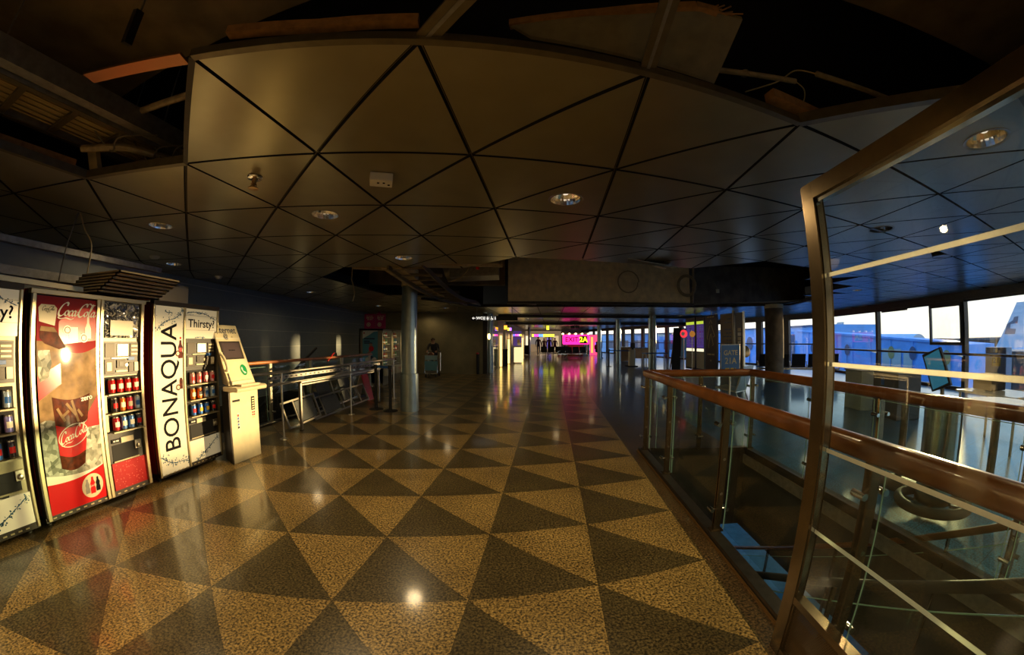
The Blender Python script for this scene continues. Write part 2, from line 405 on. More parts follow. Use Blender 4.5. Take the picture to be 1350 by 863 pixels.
DOWNLIGHTS = [(2.82, 1.02), (.47, 2.85), (-1.72, 3.06), (-3.65, 2.82), (-1.5, 4.98), (-5.35, 4.49), (-4.94, 8.37), (-4.54, 12.26), (-2.3, 13.3), (2.02, 15.18), (4.0, 2.75), (6.3, 3.3), (5.9, 5.6), (8.6, 6.8), (9.7, 9.6), (-3.4, 15.0), (1.0, 20.0), (4.2, 18.0), (5.0, 23.5), (2.0, 27.0), (8.8, 17.5), (3.4, 39.0), (-4.4, -.6), (-4.4, -2.6), (-2.4, -3.4), (-.4, -3.4), (1.6, -3.0), (4.4, -2.4), (-2.4, -5.0), (.6, -5.0), (4.4, -.6)]  # those behind the camera and the one farthest away are added fill
def removed(u, v, p):
    if -4.35 < v < -1 and -3 < u < 5:
        if u > 1 and u+v > 1 and v > -2: return False
        return True if u < 3.2 else False
    if -3 < u < -2 and -1 < v < 0: return True
    if -2 < u < -1 and -1 < v < 0 and u+v < -2: return True
    return inpoly(p, HOLE)
mb = MB()
for i in range(-14, 26):
    for j in range(-9, 52):
        for tri in (((i, j), (i+1, j), (i, j+1)), ((i+1, j), (i+1, j+1), (i, j+1))):
            P3 = [LP(*q) for q in tri]; c = (P3[0]+P3[1]+P3[2])/3
            cu = sum(q[0] for q in tri)/3; cv = sum(q[1] for q in tri)/3
            if c.x < -6.55 or c.x > WX(c.y)+.1 or c.y < -5.6 or c.y > 50 or removed(cu, cv, c): continue
            g = .0125; ins = []
            for k in range(3):
                p, a, b = P3[k], P3[(k+1) % 3], P3[k-1]; da = (a-p).normalized(); db = (b-p).normalized(); sn = abs(da.x*db.y-da.y*db.x)
                ins.append(p+(da+db)*g/sn)
            ins = [Vector((max(-6.28, q.x), q.y)) for q in ins]
            holes = [h for h in DOWNLIGHTS if inpoly(h, ins)]
            loops = [[Vector((q.x, q.y, 0)) for q in ins]]
            for h in holes: loops.append([Vector((h[0]+.127*math.cos(2*math.pi*k/24), h[1]+.127*math.sin(2*math.pi*k/24), 0)) for k in range(24)])
            fv = [q for l in loops for q in l]; tf = geometry.tessellate_polygon(loops)
            mb.add([(q.x, q.y, CZ) for q in fv], tf, M['panel'])
            mb.add([(q.x, q.y, CZ+.03) for q in loops[0]]+[(q.x, q.y, CZ) for q in loops[0]], [(0, 1, 4, 3), (1, 2, 5, 4), (2, 0, 3, 5)], M['void'])
            for k in range(3):   # dark carrier profile above each joint
                p, q = P3[k], P3[(k+1) % 3]; ci = (c-p)*.05; cj = (c-q)*.05; d1 = (c-p).normalized()*.0035; d2 = (c-q).normalized()*.0035; mb.add([(p.x, p.y, CZ+.014), (q.x, q.y, CZ+.014), (q.x+d2.x, q.y+d2.y, CZ+.014), (p.x+d1.x, p.y+d1.y, CZ+.014)], [(0, 1, 2, 3)], M['rail']); mb.add([(p.x, p.y, CZ+.034), (q.x, q.y, CZ+.034), (q.x+cj.x, q.y+cj.y, CZ+.034), (p.x+ci.x, p.y+ci.y, CZ+.034)], [(0, 1, 2, 3)], M['void'])
struct(mb.build('ceiling'))

# ---- concrete deck and the black space above the panels
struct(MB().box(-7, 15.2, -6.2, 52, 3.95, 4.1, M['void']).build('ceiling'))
mb = MB()
mb.prism([(-3.45, .2, 3.42), (-2.0, .2, 3.42), (-.55, 1.35, 3.42), (-2.5, 1.65, 3.42), (-4.4, 1.95, 3.42), (-4.4, 1.05, 3.42)], (0, 0, .52), M['concrete'])
struct(mb.build('ceiling_beam'))
mb = MB(); mb.prism([(1.75, 1.16, 3.42), (3.6, 1.02, 3.42), (4.6, .4, 3.42), (4.6, -2, 3.42), (1.2, -2, 3.42)], (0, 0, .52), M['concrete']); struct(mb.build('ceiling_beam'))
# downstand beams seen through the hole ahead
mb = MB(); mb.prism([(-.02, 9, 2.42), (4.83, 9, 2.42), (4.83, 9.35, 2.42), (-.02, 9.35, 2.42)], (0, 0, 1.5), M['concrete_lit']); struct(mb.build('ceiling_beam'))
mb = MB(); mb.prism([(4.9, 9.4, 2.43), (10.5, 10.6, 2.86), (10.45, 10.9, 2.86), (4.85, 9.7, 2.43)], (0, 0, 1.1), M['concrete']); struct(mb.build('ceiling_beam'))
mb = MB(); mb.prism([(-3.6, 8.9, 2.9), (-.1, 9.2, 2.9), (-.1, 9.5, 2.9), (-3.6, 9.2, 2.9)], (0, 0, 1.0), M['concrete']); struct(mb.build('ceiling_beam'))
# dark torn edge under the beam
def trim(n, pts, w, h, m, z):
    mb = MB()
    for a, b in zip(pts, pts[1:]): mb.bar((a[0], a[1], z), (b[0], b[1], z), w, h, m)
    o = mb.build('trim_%d' % n); return struct(o)
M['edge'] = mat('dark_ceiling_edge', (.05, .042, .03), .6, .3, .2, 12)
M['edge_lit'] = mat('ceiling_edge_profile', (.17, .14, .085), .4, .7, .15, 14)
L2 = lambda u, v: tuple(LP(u, v))
trim(1, [L2(-1, -1), L2(2, -1)], .035, .04, M['edge_lit'], CZ+.016)
trim(2, [L2(2, -1), L2(3, -2), L2(4.2, -2)], .05, .06, M['edge_lit'], CZ+.026)
trim(3, [L2(-3, -4.3), L2(-3, 0), L2(-2, 0)], .045, .06, M['edge_lit'], CZ+.026)
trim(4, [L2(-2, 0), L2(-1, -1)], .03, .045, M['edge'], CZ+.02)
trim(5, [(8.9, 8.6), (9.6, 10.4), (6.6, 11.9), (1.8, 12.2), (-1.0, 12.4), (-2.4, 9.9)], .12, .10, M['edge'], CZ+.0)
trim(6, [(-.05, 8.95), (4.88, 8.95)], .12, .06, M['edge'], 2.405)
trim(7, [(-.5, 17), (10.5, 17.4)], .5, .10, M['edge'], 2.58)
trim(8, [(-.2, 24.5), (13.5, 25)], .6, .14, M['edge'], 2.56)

# ---- walls
def plank_wall():
    m = bpy.data.materials.new('slate_wall_boards'); m.use_nodes = True; n = m.node_tree; b = n.nodes['Principled BSDF']
    t = n.nodes.new('ShaderNodeTexCoord'); s = n.nodes.new('ShaderNodeSeparateXYZ'); n.links.new(t.outputs['Object'], s.inputs[0])
    f = mth(n, 'FRACT', mth(n, 'DIVIDE', s.outputs['Z'], .42)); jn = mth(n, 'LESS_THAN', f, .03)
    z = n.nodes.new('ShaderNodeTexNoise'); z.inputs['Scale'].default_value = 9; z.inputs['Detail'].default_value = 4; n.links.new(t.outputs['Object'], z.inputs['Vector'])
    base = mixc(n, z.outputs['Fac'], (.20, .24, .255), (.28, .31, .315))
    n.links.new(mixc(n, jn, base, (.5, .5, .48)), b.inputs['Base Color']); b.inputs['Roughness'].default_value = .5
    return m
M['slate'] = plank_wall()
struct(MB().box(-6.5, -6.3, -6, 15.6, -4.2, 4.1, M['slate']).build('wall_left'))
M['farwall'] = mat('olive_far_wall', (.22, .19, .10), .6, 0, .2, 2)
struct(MB().box(-6.5, -1.12, 15.6, 15.85, 0, 4.1, M['farwall']).build('wall_far'))
M['dim'] = mat('dim_grey_wall', (.12, .10, .08), .6, 0, .2, 3)
struct(MB().box(-6.5, WX(-6)+.3, -6.2, -6, -4.2, 4.1, M['dim']).build('wall_back'))
struct(MB().box(-6.5, WX(46)+1, 46, 46.2, -4.2, 4.1, mat('end_wall_beige', (.40, .33, .22), .6, 0, .2, 1)).build('wall_end'))
struct(MB().prism([(-1.12, 15.6, 0), (-.93, 15.6, 0), (-.93, 15.85, 0), (-1.12, 15.85, 0)], (0, 0, 2.62), M['black']).build('door_1'))
# shop wall on the far left, running away along the building's direction
sw0 = Vector((-.80, 18.6, 0)); mb = MB(); M['shopwall'] = mat('warm_shop_wall', (.30, .24, .15), .45, 0, .15, 2)
for d0, d1 in ((1.6, 4.0), (5.3, 8.0), (9.0, 31.5)):
    a, b = along(sw0, d0), along(sw0, d1); mb.prism([a, b, b-AD*.2, a-AD*.2], (0, 0, 2.64), M['shopwall'])
struct(mb.build('wall_shops'))
# pelmet above and behind the vending machines
mb = MB(); mb.box(-4.62, -4.42, -2, 3.5, 2.02, 2.10, M['alu_dull']); mb.box(-4.60, -4.50, -2, 3.5, 2.10, 2.30, M['slate']); mb.box(-4.7, -4.4, -2, 3.5, 2.30, 2.36, M['alu_dull']); mb.box(-4.6, -4.5, -2, 3.5, 0, 2.02, M['slate'])
struct(mb.build('wall_vending'))

# ---- window wall on the right: mullions, transoms and panes from the lower floor up
M['mullion'] = mat('dark_window_profile', (.045, .043, .045), .35, .6, .2, 20)
HEAD = 2.45
W0 = Vector((11.55, 3.93, 0)); WD = Vector((.2851, .9585, 0)); WN = Vector((.9585, -.2851, 0))
BEND = Vector((14.45, 13.68, 0)); WD2 = Vector((-.157, .9876, 0)); WN2 = Vector((.9876, .157, 0))
wy = lambda d: W0+WD*d
SEG = [(W0, WD, WN, [-10.4, -6.2, -2.1, 1.92, 5.92, 10.17]), (BEND, WD2, WN2, [0, 1.9, 3.8, 5.7, 7.6, 9.5, 11.4, 13.3, 15.2, 17.1, 19, 20.9, 22.8, 24.7, 26.6, 28.5, 30.4, 32.3, 34.2, 36.8])]
mbw = MB()
for O_, D_, N_, ds in SEG:
    a, b = O_+D_*ds[0], O_+D_*ds[-1]
    for z, h in ((HEAD, 1.6), (-1.1, 1.14)): mbw.prism([a+UPV*z, b+UPV*z, b+N_*.3+UPV*z, a+N_*.3+UPV*z], (0, 0, h), M['mullion'])
struct(mbw.build('wall_right'))
nw = 0
for O_, D_, N_, ds in SEG:
    for d0, d1 in zip(ds, ds[1:]):
        nw += 1; mb = MB(); a, b = O_+D_*d0, O_+D_*d1; mw = .12 if O_ is W0 else .42
        for lo, hi in ((0.03, HEAD), (-4.2, -1.1)):
            q = a+UPV*lo; mb.prism([q, q+D_*mw, q+D_*mw+N_*.16, q+N_*.16], (0, 0, hi-lo), M['mullion'])
            for z in (lo, hi-.06): mb.bar(a+N_*.08+UPV*(z+.03), b+N_*.08+UPV*(z+.03), .10, .06, M['mullion'])
            if O_ is not W0: mb.bar(a+N_*.08+UPV*(lo+1.15), b+N_*.08+UPV*(lo+1.15), .08, .06, M['mullion'])
        o = struct(mb.build('window_%d' % nw))
        for lo, hi in ((0.03, HEAD), (-4.2, -1.1)):
            g = MB(); g.add([a+N_*.1+UPV*lo, b+N_*.1+UPV*lo, b+N_*.1+UPV*hi, a+N_*.1+UPV*hi], [(0, 1, 2, 3)], M['glass_win']); g.build('window_pane', o)
# an opened top-hung sash and a second vent seen against the sky
d, lo, hi, wd = 2.0, 1.27, 2.34, 1.2
mb = MB(); a = wy(d)+WN*-.04; b = wy(d+wd)+WN*-.04; up = UPV
for p, q in ((a+up*lo, b+up*lo), (a+up*hi, b+up*hi)): mb.bar(p, q, .05, .09, M['mullion'])
for p in (a, b): mb.bar(p+up*(lo-.045), p+up*(hi+.045), .10, .05, M['mullion'])
o = struct(mb.build('window_30')); g = MB(); g.add([a+up*lo, b+up*lo, b+up*hi, a+up*hi], [(0, 1, 2, 3)], M['glass_win']); g.build('window_pane', o)
mb = MB(); mb.bar(wy(4.3)+Vector((-.02, 0, 2.38)), wy(5.6)+Vector((-.02, 0, 2.38)), .07, .09, M['mullion']); struct(mb.build('window_31'))
# wooden rail along the windows
mb = MB(); mb.tube([wy(-9)-WN*.25+Vector((0, 0, 1.0)), wy(10.0)-WN*.25+Vector((0, 0, 1.0))], .035, M['wood'])
for d in (-6, -2.05, 1.97, 5.97, 9.9): mb.bar(wy(d)-WN*.25+Vector((0, 0, .98)), wy(d)+Vector((0, 0, .92)), .02, .04, M['steel'])
struct(mb.build('trim_9'))

# ---- outside: apron
struct(MB().box(10, 300, -120, 300, -4.7, -4.4, mat('apron_asphalt', (.10, .105, .12), .8, 0, .2, .3)).build('ground'))

# ---- downlights (recessed reflector, rim, bulb and its own light)
M['reflector'] = mat('silver_reflector', (.85, .82, .78), .12, 1.0)
M['bulb'] = glow('lamp_glass', (1, .85, .66), .8)
M['rim'] = mat('lamp_rim', (.40, .36, .28), .35, .7)
LIGHTWORDS = ['behind the glass screen at the upper right', 'in the middle of the panelled ceiling', 'between sprinkler and steel column', 'above the paired vending machines', 'in front of the torn ceiling opening', 'nearest the left wall above the drink machines', 'above the sunlit patches of the left wall', 'above the fridges', 'just beyond the steel column', 'nearest beyond the concrete beam', 'seen through the glass screen near its top corner', 'seen through the glass screen above the podium', 'seen through the glass screen near the windows', 'beside the round pillar by the windows', 'near the windows behind the pillar', 'above the far baggage trolley', 'above the far shop wall', 'over the far boarding desk', 'over the belt post', 'over the far walkway', 'near the far gate counters', 'added far down the hall to light the end wall', '', '', '', '', '', '', '', '', '']
rimm = MB(); rimm.lathe([(.128, .002), (.148, -.004), (.148, .004), (.128, .012)], M['rim'], seg=32)
ref = MB()
for k in range(28):     # faceted cup
    a0, a1 = 2*math.pi*k/28, 2*math.pi*(k+1)/28
    prof = [(.126, .0), (.118, .05), (.09, .10), (.04, .125)]
    for (r0, z0), (r1, z1) in zip(prof, prof[1:]):
        ref.add([(r0*math.cos(a0), r0*math.sin(a0), z0), (r0*math.cos(a1), r0*math.sin(a1), z0), (r1*math.cos(a1), r1*math.sin(a1), z1), (r1*math.cos(a0), r1*math.sin(a0), z1)], [(0, 1, 2, 3)], M['reflector'])
blb = MB(); blb.lathe([(.0, .045), (.022, .05), (.026, .075), (.02, .125)], M['bulb'], seg=16)
t0 = None
for k, (x, y) in enumerate(DOWNLIGHTS):
    lab = 'round recessed ceiling downlight ' + (LIGHTWORDS[k] or 'added unseen behind the camera as fill')
    if t0 is None:
        t0 = thing('downlight', lab, 'ceiling light', (x, y, CZ), 0, 'recessed downlights')
        rimm.build('rim', t0); ref.build('reflector', t0, sharp=3); blb.build('bulb', t0); t = t0
    else: t = dup(t0, (x, y, CZ), 0, lab)
    s = bpy.data.lights.new('downlight_lamp', 'SPOT'); s.energy = LAMP_FILL if y < -.5 else LAMP*5 if k in (1, 2, 10) else LAMP_ONE if k == 4 else LAMP*14 if y > 38 else LAMP; s.color = (1, .72, .37); s.spot_size = math.radians(166); s.spot_blend = .6; s.shadow_soft_size = .04 if k in (1, 2, 10) else .12
    so = bpy.data.objects.new('downlight_lamp', s); C.objects.link(so); so.location = (x, y, CZ-.02)

for x, y in ((5.5, 9.5), (7.5, 12.5), (4.0, 6.5)):  # lamps added under the slab to brighten the lower floor
    s = bpy.data.lights.new('lower_floor_fill', 'SPOT'); s.energy = 35; s.color = (.62, .85, 1); s.spot_size = math.radians(150); s.shadow_soft_size = .2
    so = bpy.data.objects.new('lower_floor_fill', s); C.objects.link(so); so.location = (x, y, -1.2)

# ================================================================== VENDING MACHINES
M['mcab'] = mat('machine_cabinet_dark', (.035, .028, .022), .4, .3)
M['mside'] = mat('machine_side_red', (.16, .012, .010), .35)
M['mframe'] = mat('champagne_frame', (.55, .47, .28), .3, .85)
M['mcol'] = mat('machine_column_grey', (.30, .26, .17), .4, .5)
M['mdark'] = mat('machine_column_black', (.02, .018, .016), .38)
M['mpanel'] = mat('cream_panel', (.80, .76, .60), .25, coat=.6, emit=(1, .86, .55), estr=.10)
M['cokered'] = mat('bright_red_panel', (.60, .006, .008), .25, coat=.5, emit=(1, .01, .01), estr=.05)
M['deepred'] = mat('deep_red_print', (.30, .008, .008), .4, coat=.8, spec=.05, crough=.05)
M['cola'] = mat('cola_brown', (.10, .02, .006), .4, 0, .6, 22, .8, spec=.05, crough=.05)
M['blush'] = mat('misted_cream_print', (.30, .19, .09), .4, 0, .45, 9, .8, spec=.05, crough=.045)
def ice_material():
    m = mat('crushed_ice_print', (.5, .5, .42), .4, coat=.8, spec=.05, crough=.05); n = m.node_tree; b = n.nodes['Principled BSDF']
    t = n.nodes.new('ShaderNodeTexCoord'); v = n.nodes.new('ShaderNodeTexVoronoi'); v.inputs['Scale'].default_value = 24; n.links.new(t.outputs['Object'], v.inputs['Vector'])
    s = n.nodes.new('ShaderNodeSeparateColor'); n.links.new(v.outputs['Color'], s.inputs[0])
    z = n.nodes.new('ShaderNodeTexNoise'); z.inputs['Scale'].default_value = 16; n.links.new(t.outputs['Object'], z.inputs['Vector'])
    n.links.new(mixc(n, mth(n, 'MULTIPLY', s.outputs[0], z.outputs['Fac']), (.14, .15, .11), (1.0, 1.0, .86)), b.inputs['Base Color']); return m
M['ice'] = ice_material()
M['printwhite'] = mat('white_print', (.85, .82, .70), .3, coat=.5)
M['printcream'] = mat('cream_print', (.70, .62, .42), .3, coat=.5)
M['ink'] = mat('black_ink', (.008, .008, .011), .8, spec=.1)
M['splash'] = mat('water_splash_blue', (.02, .09, .16), .35)
def wrap_material():
    m = mat('crumpled_film', (.05, .055, .065), .14, 0, coat=1.0); n = m.node_tree; b = n.nodes['Principled BSDF']
    t = n.nodes.new('ShaderNodeTexCoord'); v = n.nodes.new('ShaderNodeTexNoise'); v.inputs['Scale'].default_value = 14; v.inputs['Distortion'].default_value = 2.5; v.inputs['Detail'].default_value = 4; n.links.new(t.outputs['Object'], v.inputs['Vector'])
    r = n.nodes.new('ShaderNodeValToRGB'); r.color_ramp.elements[0].position = .48; r.color_ramp.elements[0].color = (.02, .022, .03, 1); r.color_ramp.elements[1].position = .66; r.color_ramp.elements[1].color = (.62, .58, .46, 1)
    n.links.new(v.outputs['Fac'], r.inputs[0]); n.links.new(r.outputs[0], b.inputs['Base Color'])
    bp = n.nodes.new('ShaderNodeBump'); bp.inputs['Strength'].default_value = .8; bp.inputs['Distance'].default_value = .02; n.links.new(v.outputs['Fac'], bp.inputs['Height']); n.links.new(bp.outputs[0], b.inputs['Normal']); return m
M['wrap'] = wrap_material()
def bubble_material():
    m = mat('red_droplet_print', (.42, .008, .01), .25, coat=.6, emit=(1, .01, .01), estr=.03); n = m.node_tree; b = n.nodes['Principled BSDF']
    t = n.nodes.new('ShaderNodeTexCoord'); v = n.nodes.new('ShaderNodeTexVoronoi'); v.inputs['Scale'].default_value = 42; n.links.new(t.outputs['Object'], v.inputs['Vector'])
    n.links.new(mixc(n, mth(n, 'LESS_THAN', v.outputs['Distance'], .22), (.40, .006, .008), (.70, .12, .10)), b.inputs['Base Color']); return m
M['droplet'] = bubble_material()
XF = -3.52    # the line of the machine fronts
MH = 1.84

def region(mb, m, y0, y1, zlo, zhi, X, off, ny=16, nz=16):
    """patch of a printed front between two edges zlo(y), zhi(y), laid on the front surface X(y, z)"""
    vs = []; fs = []
    for i in range(ny+1):
        y = y0+(y1-y0)*i/ny; a, b = zlo(y), zhi(y)
        for k in range(nz+1):
            z = a+(b-a)*k/nz; vs.append((X(y, z)+off, y, z))
    for i in range(ny):
        for k in range(nz):
            o = i*(nz+1)+k; fs.append((o, o+nz+1, o+nz+2, o+1))
    mb.add(vs, fs, m)
def lay(mb, m2, m, X, off, y, z, s=1, rot=0, sx=1, shear=0):
    mb.flat(xf2d(m2, s, y, z, rot, sx, shear), m, lambda a, b: (X(a, b)+off, a, b))
def splash(mb, X, off, path, m, n=60, spread=.02, seed=1):
    """drops and streaks of a water splash along a path"""
    r = random.Random(seed); pts = bez(path, 10)
    mb_w = [.002+.009*abs(math.sin(k*1.7)) for k in range(len(pts))]
    lay(mb, stroke2d(pts, mb_w), m, X, off, 0, 0)
    for k in range(n):
        p = pts[r.randrange(len(pts))]; q = r.gauss(0, spread); q2 = r.gauss(0, spread)
        lay(mb, disc2d(0, 0, r.uniform(.0015, .008), r.uniform(.002, .012), 7, r.uniform(0, 3)), m, X, off+.0004, p[0]+q, p[1]+q2)
def drops(mb, X, off, y0, y1, z0, z1, m, n, seed):
    r = random.Random(seed)
    for k in range(n): lay(mb, disc2d(0, 0, r.uniform(.0015, .004), r.uniform(.002, .006), 6), m, X, off, r.uniform(y0, y1), r.uniform(z0, z1))

def cabinet(root, w, side):
    mb = MB(); D = -.82
    mb.box(D, -.05, 0, w, .09, MH, M[side]); mb.box(D+.03, -.08, .03, w-.03, .02, .09, M['mdark'])
    mb.build('cabinet', root, bevel=.006)
    mb = MB(); mb.box(-.05, -.002, 0, w, .05, .10, M['mcab'])
    for k in range(14): mb.box(-.004, .003, .06+k*(w-.12)/14, .06+k*(w-.12)/14+.03, .068, .078, M['mframe'])
    mb.build('kick_grille', root)
    for y in (.06, w-.06):
        for x in (-.10, D+.08):
            f = MB(); f.lathe([(.0, 0), (.022, 0), (.022, .012), (.012, .014), (.012, .05), (0, .05)], M['mdark'], (x, y, 0), 12); f.build('foot', root)
def pay_panel(root, y0, y1, z0, z1):
    """coin and note mechanism behind its window"""
    mb = MB(); X = -.012; w = y1-y0; h = z1-z0; Y = lambda f: y0+w*f; Z = lambda f: z0+h*f
    mb.box(X-.02, X, y0, y1, z0, z1, M['mdark'])
    for a, b, c, d, m, t in ((.05, .30, .55, .95, 'mcab', .008), (.38, .68, .58, .92, 'alu', .010), (.74, .97, .55, .95, 'mcab', .008), (.77, .95, .60, .66, 'mcol', .012), (.77, .95, .72, .78, 'mcol', .012), (.77, .95, .84, .90, 'mcol', .012),
                             (.04, .30, .06, .48, 'mcab', .008), (.09, .22, .14, .40, 'mcol', .011), (.36, .60, .22, .46, 'mcab', .012), (.42, .54, .26, .42, 'mdark', .015), (.34, .66, .10, .16, 'mcol', .010), (.68, .86, .44, .54, 'blue', .012), (.86, .97, .10, .38, 'printcream', .012), (.70, .84, .08, .38, 'mcab', .010), (.22, .70, .50, .53, 'mframe', .011)):
        mb.box(X, X+t, Y(a), Y(b), Z(c), Z(d), M[m])
    mb.lathe([(0, .010), (.018, .010), (.022, 0)], M['mframe'], seg=14, mtx=Matrix.Translation((X, Y(.64), Z(.30))) @ Matrix.Rotation(math.pi/2, 4, 'Y'))
    mb.build('coin_panel', root, bevel=.0015)
def slot_panel(root, y0, y1, z0, z1):
    mb = MB(); mb.box(-.03, -.012, y0, y1, z0, z1, M['blackmat']); mb.bar((-.006, y0, z0+.004), (-.006, y1, z0+.004), .012, .012, M['mcol'])
    mb.bar((-.014, y0+.02, z1-.05), (-.008, y1-.1, z0+.02), .004, (z1-z0)*.7, M['blackmat'])
    mb.build('delivery_slot', root)
    mb = MB(); mb.box(-.012, -.004, y0-.0, y0+.09, z1+.02, z1+.055, M['blackmat']); mb.flat(dashes2d(.06, .012, 3), M['printwhite'], lambda a, b: (-.003, y0+.045+a, z1+.037+b)); mb.build('price_plate', root)
    mb = MB(); mb.box(-.012, -.003, y0+.10, y0+.24, z1+.01, z1+.06, M['printcream']); mb.build('notice_plate', root)
    mb = MB(); mb.box(-.012, .004, y1-.04, y1+.03, z0+.08, z0+.16, M['alu']); mb.lathe([(0, .03), (.02, .026), (.026, 0)], M['alu'], seg=14, mtx=Matrix.Translation((.0, y1-.005, z0+.11)) @ Matrix.Rotation(math.pi/2, 4, 'Y')); mb.build('coin_return', root, bevel=.003)
CANS = []
def can_rows(root, rows, yrs, zs, h):
    """dark display pockets on the column front; the cans standing in them are things of their own"""
    mb = MB()
    for (ya, yb), z in zip(yrs, zs):
        mb.box(-.022, -.016, ya-.01, yb+.01, z-.005, z+h+.012, M['blackmat']); mb.box(-.02, .052, ya-.01, yb+.01, z-.012, z-.0, M['mcol'])
    mb.build('can_shelves', root)
    for cols, (ya, yb), z in zip(rows, yrs, zs):
        for k, c in enumerate(cols):
            yy = ya+(yb-ya)*(k+.5)/len(cols); CANS.append((root, yy, z, c, k, len(cols)))

# ---- the wide red machine
Y0 = 1.50; W1 = 1.12
coke = thing('vending_machine', 'wide vending machine with a big red cola picture front and a can column beside it', 'vending machine', (XF, Y0, 0))
cabinet(coke, W1, 'mside')
XB = lambda y, z: .045*(1-((z-.94)/.87)**2)*(1-.25*((y-.315)/.28)**2)      # bulging picture front
mb = MB()
P0, P1, Z0, Z1 = .055, .585, .095, 1.79
rg = lambda m, y0, y1, lo, hi, o, ny=14, nz=14: region(mb, M[m], y0, y1, lo if callable(lo) else (lambda y: lo), hi if callable(hi) else (lambda y: hi), XB, o, ny, nz)
lowred = lambda y: .345-.03*math.sin((y-P0)/(P1-P0)*2.2)+.075*((y-P0)/(P1-P0))**2
wtop = lambda y: lowred(y)+.07*(1-(y-P0)/(P1-P0))+.004
rg('cokered', P0, P1, Z0, lowred, 0); rg('printwhite', P0, P1, lowred, wtop, 0, 14, 2); rg('ice', P0, P1, wtop, lambda y: .80+.05*math.sin(y*14), 0)
rg('blush', P0, P1, lambda y: .80+.05*math.sin(y*14), lambda y: 1.40+.05*math.sin(y*9+1), 0, 14, 20); rg('deepred', P0, P1, lambda y: 1.40+.05*math.sin(y*9+1), Z1, 0)
rg('cokered', P0, .25, lambda y: 1.0+.6*(y-P0), lambda y: 1.18+.5*(y-P0), .0015, 8, 4); rg('cokered', .24, P1, lambda y: 1.42+.1*(y-.24), lambda y: 1.60+.12*math.sin((y-.24)*6), .0015, 10, 6)
rg('cokered', .43, P1, lambda y: .74, lambda y: .80+1.3*(y-.43), .0018, 6, 6)
# tumbler of cola with its red label
tl = lambda z: .165+.03*(1-(z-.45)/.55); trr = lambda z: .50-.09*(1-(z-.45)/.55)
def tumbler(m, za, zb, o):
    vs = []; fs = []; N = 10
    for k in range(N+1):
        z = za+(zb-za)*k/N
        for i in range(N+1):
            y = tl(z)+(trr(z)-tl(z))*i/N; bow = -.035*math.sin(math.pi*i/N)*(1 if True else 0); vs.append((XB(y, z)+o, y, z+bow))
    for k in range(N):
        for i in range(N): q = k*(N+1)+i; fs.append((q, q+1, q+N+2, q+N+1))
    mb.add(vs, fs, m)
tumbler(M['cola'], .45, 1.02, .0025); tumbler(M['cokered'], .56, .80, .004)
for a, b, c2, d2 in ((.20, .93, .26, .82), (.28, .96, .36, .86), (.38, .90, .42, .84), (.24, .86, .30, .90), (.33, .98, .38, .80)):
    lay(mb, stroke2d([(a, b), (c2, d2)], .022), M['blush'], XB, .005, 0, 0)
lay(mb, ring2d(.325, .70, .135, .085, .007, rot=.28), M['printwhite'], XB, .0056, 0, 0)
lay(mb, LOGO, M['printwhite'], XB, .0062, .325, .71, .052, .28)
lay(mb, text2d('zero', .06, .001), M['printwhite'], XB, .006, .47, .985, 1, .1)
# capped bottle at the top, its neck and the small bottle and cups
lay(mb, poly2d([(.075, 1.595), (.205, 1.565), (.225, 1.70), (.20, 1.725), (.09, 1.725), (.068, 1.70)]), M['printcream'], XB, .003, 0, 0)
lay(mb, LOGO, M['ink'], XB, .004, .148, 1.695, .020); lay(mb, text2d('light', .022), M['ink'], XB, .004, .148, 1.672)
lay(mb, poly2d([(.085, 1.56), (.205, 1.55), (.30, 1.40), (.24, 1.385), (.12, 1.43), (.08, 1.47)]), M['cola'], XB, .003, 0, 0)
lay(mb, poly2d([(.09, 1.56), (.20, 1.552), (.225, 1.515), (.08, 1.525)]), M['blush'], XB, .0035, 0, 0)
lay(mb, poly2d([(.065, 1.38), (.16, 1.38), (.175, 1.28), (.14, 1.17), (.075, 1.14), (.06, 1.2)]), M['ice'], XB, .003, 0, 0)
lay(mb, poly2d([(.478, 1.47), (.535, 1.47), (.535, 1.55), (.518, 1.60), (.518, 1.65), (.496, 1.65), (.496, 1.60), (.478, 1.55)]), M['printwhite'], XB, .003, 0, 0)
lay(mb, poly2d([(.494, 1.65), (.520, 1.65), (.520, 1.675), (.494, 1.675)]), M['cokered'], XB, .003, 0, 0)
lay(mb, poly2d([(.33, 1.45), (.41, 1.45), (.41, 1.56), (.33, 1.56)]), M['printwhite'], XB, .003, 0, 0)
for cy, cz in ((.315, 1.535), (.465, 1.475)): lay(mb, disc2d(0, 0, .038), M['printwhite'], XB, .004, cy, cz); lay(mb, ring2d(0, 0, .024, .024, .006), M['cola'], XB, .005, cy, cz)
lay(mb, LOGO, M['printwhite'], XB, .004, .40, 1.69, .068)
# round badge with three bottles
lay(mb, disc2d(0, 0, .112, seg=36), M['cokered'], XB, .0025, .455, .235); lay(mb, disc2d(0, 0, .105, seg=36), M['printcream'], XB, .0032, .455, .235)
bot = [(-.024, -.07), (.024, -.07), (.026, -.03), (.019, -.005), (.025, .02), (.012, .05), (.010, .078), (-.010, .078), (-.012, .05), (-.025, .02), (-.019, -.005), (-.026, -.03)]
for dy, m, s in ((-.052, 'alu_dull', .85), (.052, 'ink', .85), (0, 'cokered', 1.0)): lay(mb, poly2d(bot), M[m], XB, .0042 if dy else .0048, .455+dy, .235, s)
lay(mb, LOGO, M['printwhite'], XB, .0056, .455, .235, .009)
mb.build('picture_front', coke, sharp=60)
mb = MB()
for a, b in (((.03, .06), (.03, 1.83)), ((.605, .06), (.605, 1.83)), ((.645, .06), (.645, 1.83)), ((1.085, .06), (1.085, 1.83))): mb.bar((-.006, *a), (-.006, *b), .035, .05, M['mframe'], (1, 0, 0))
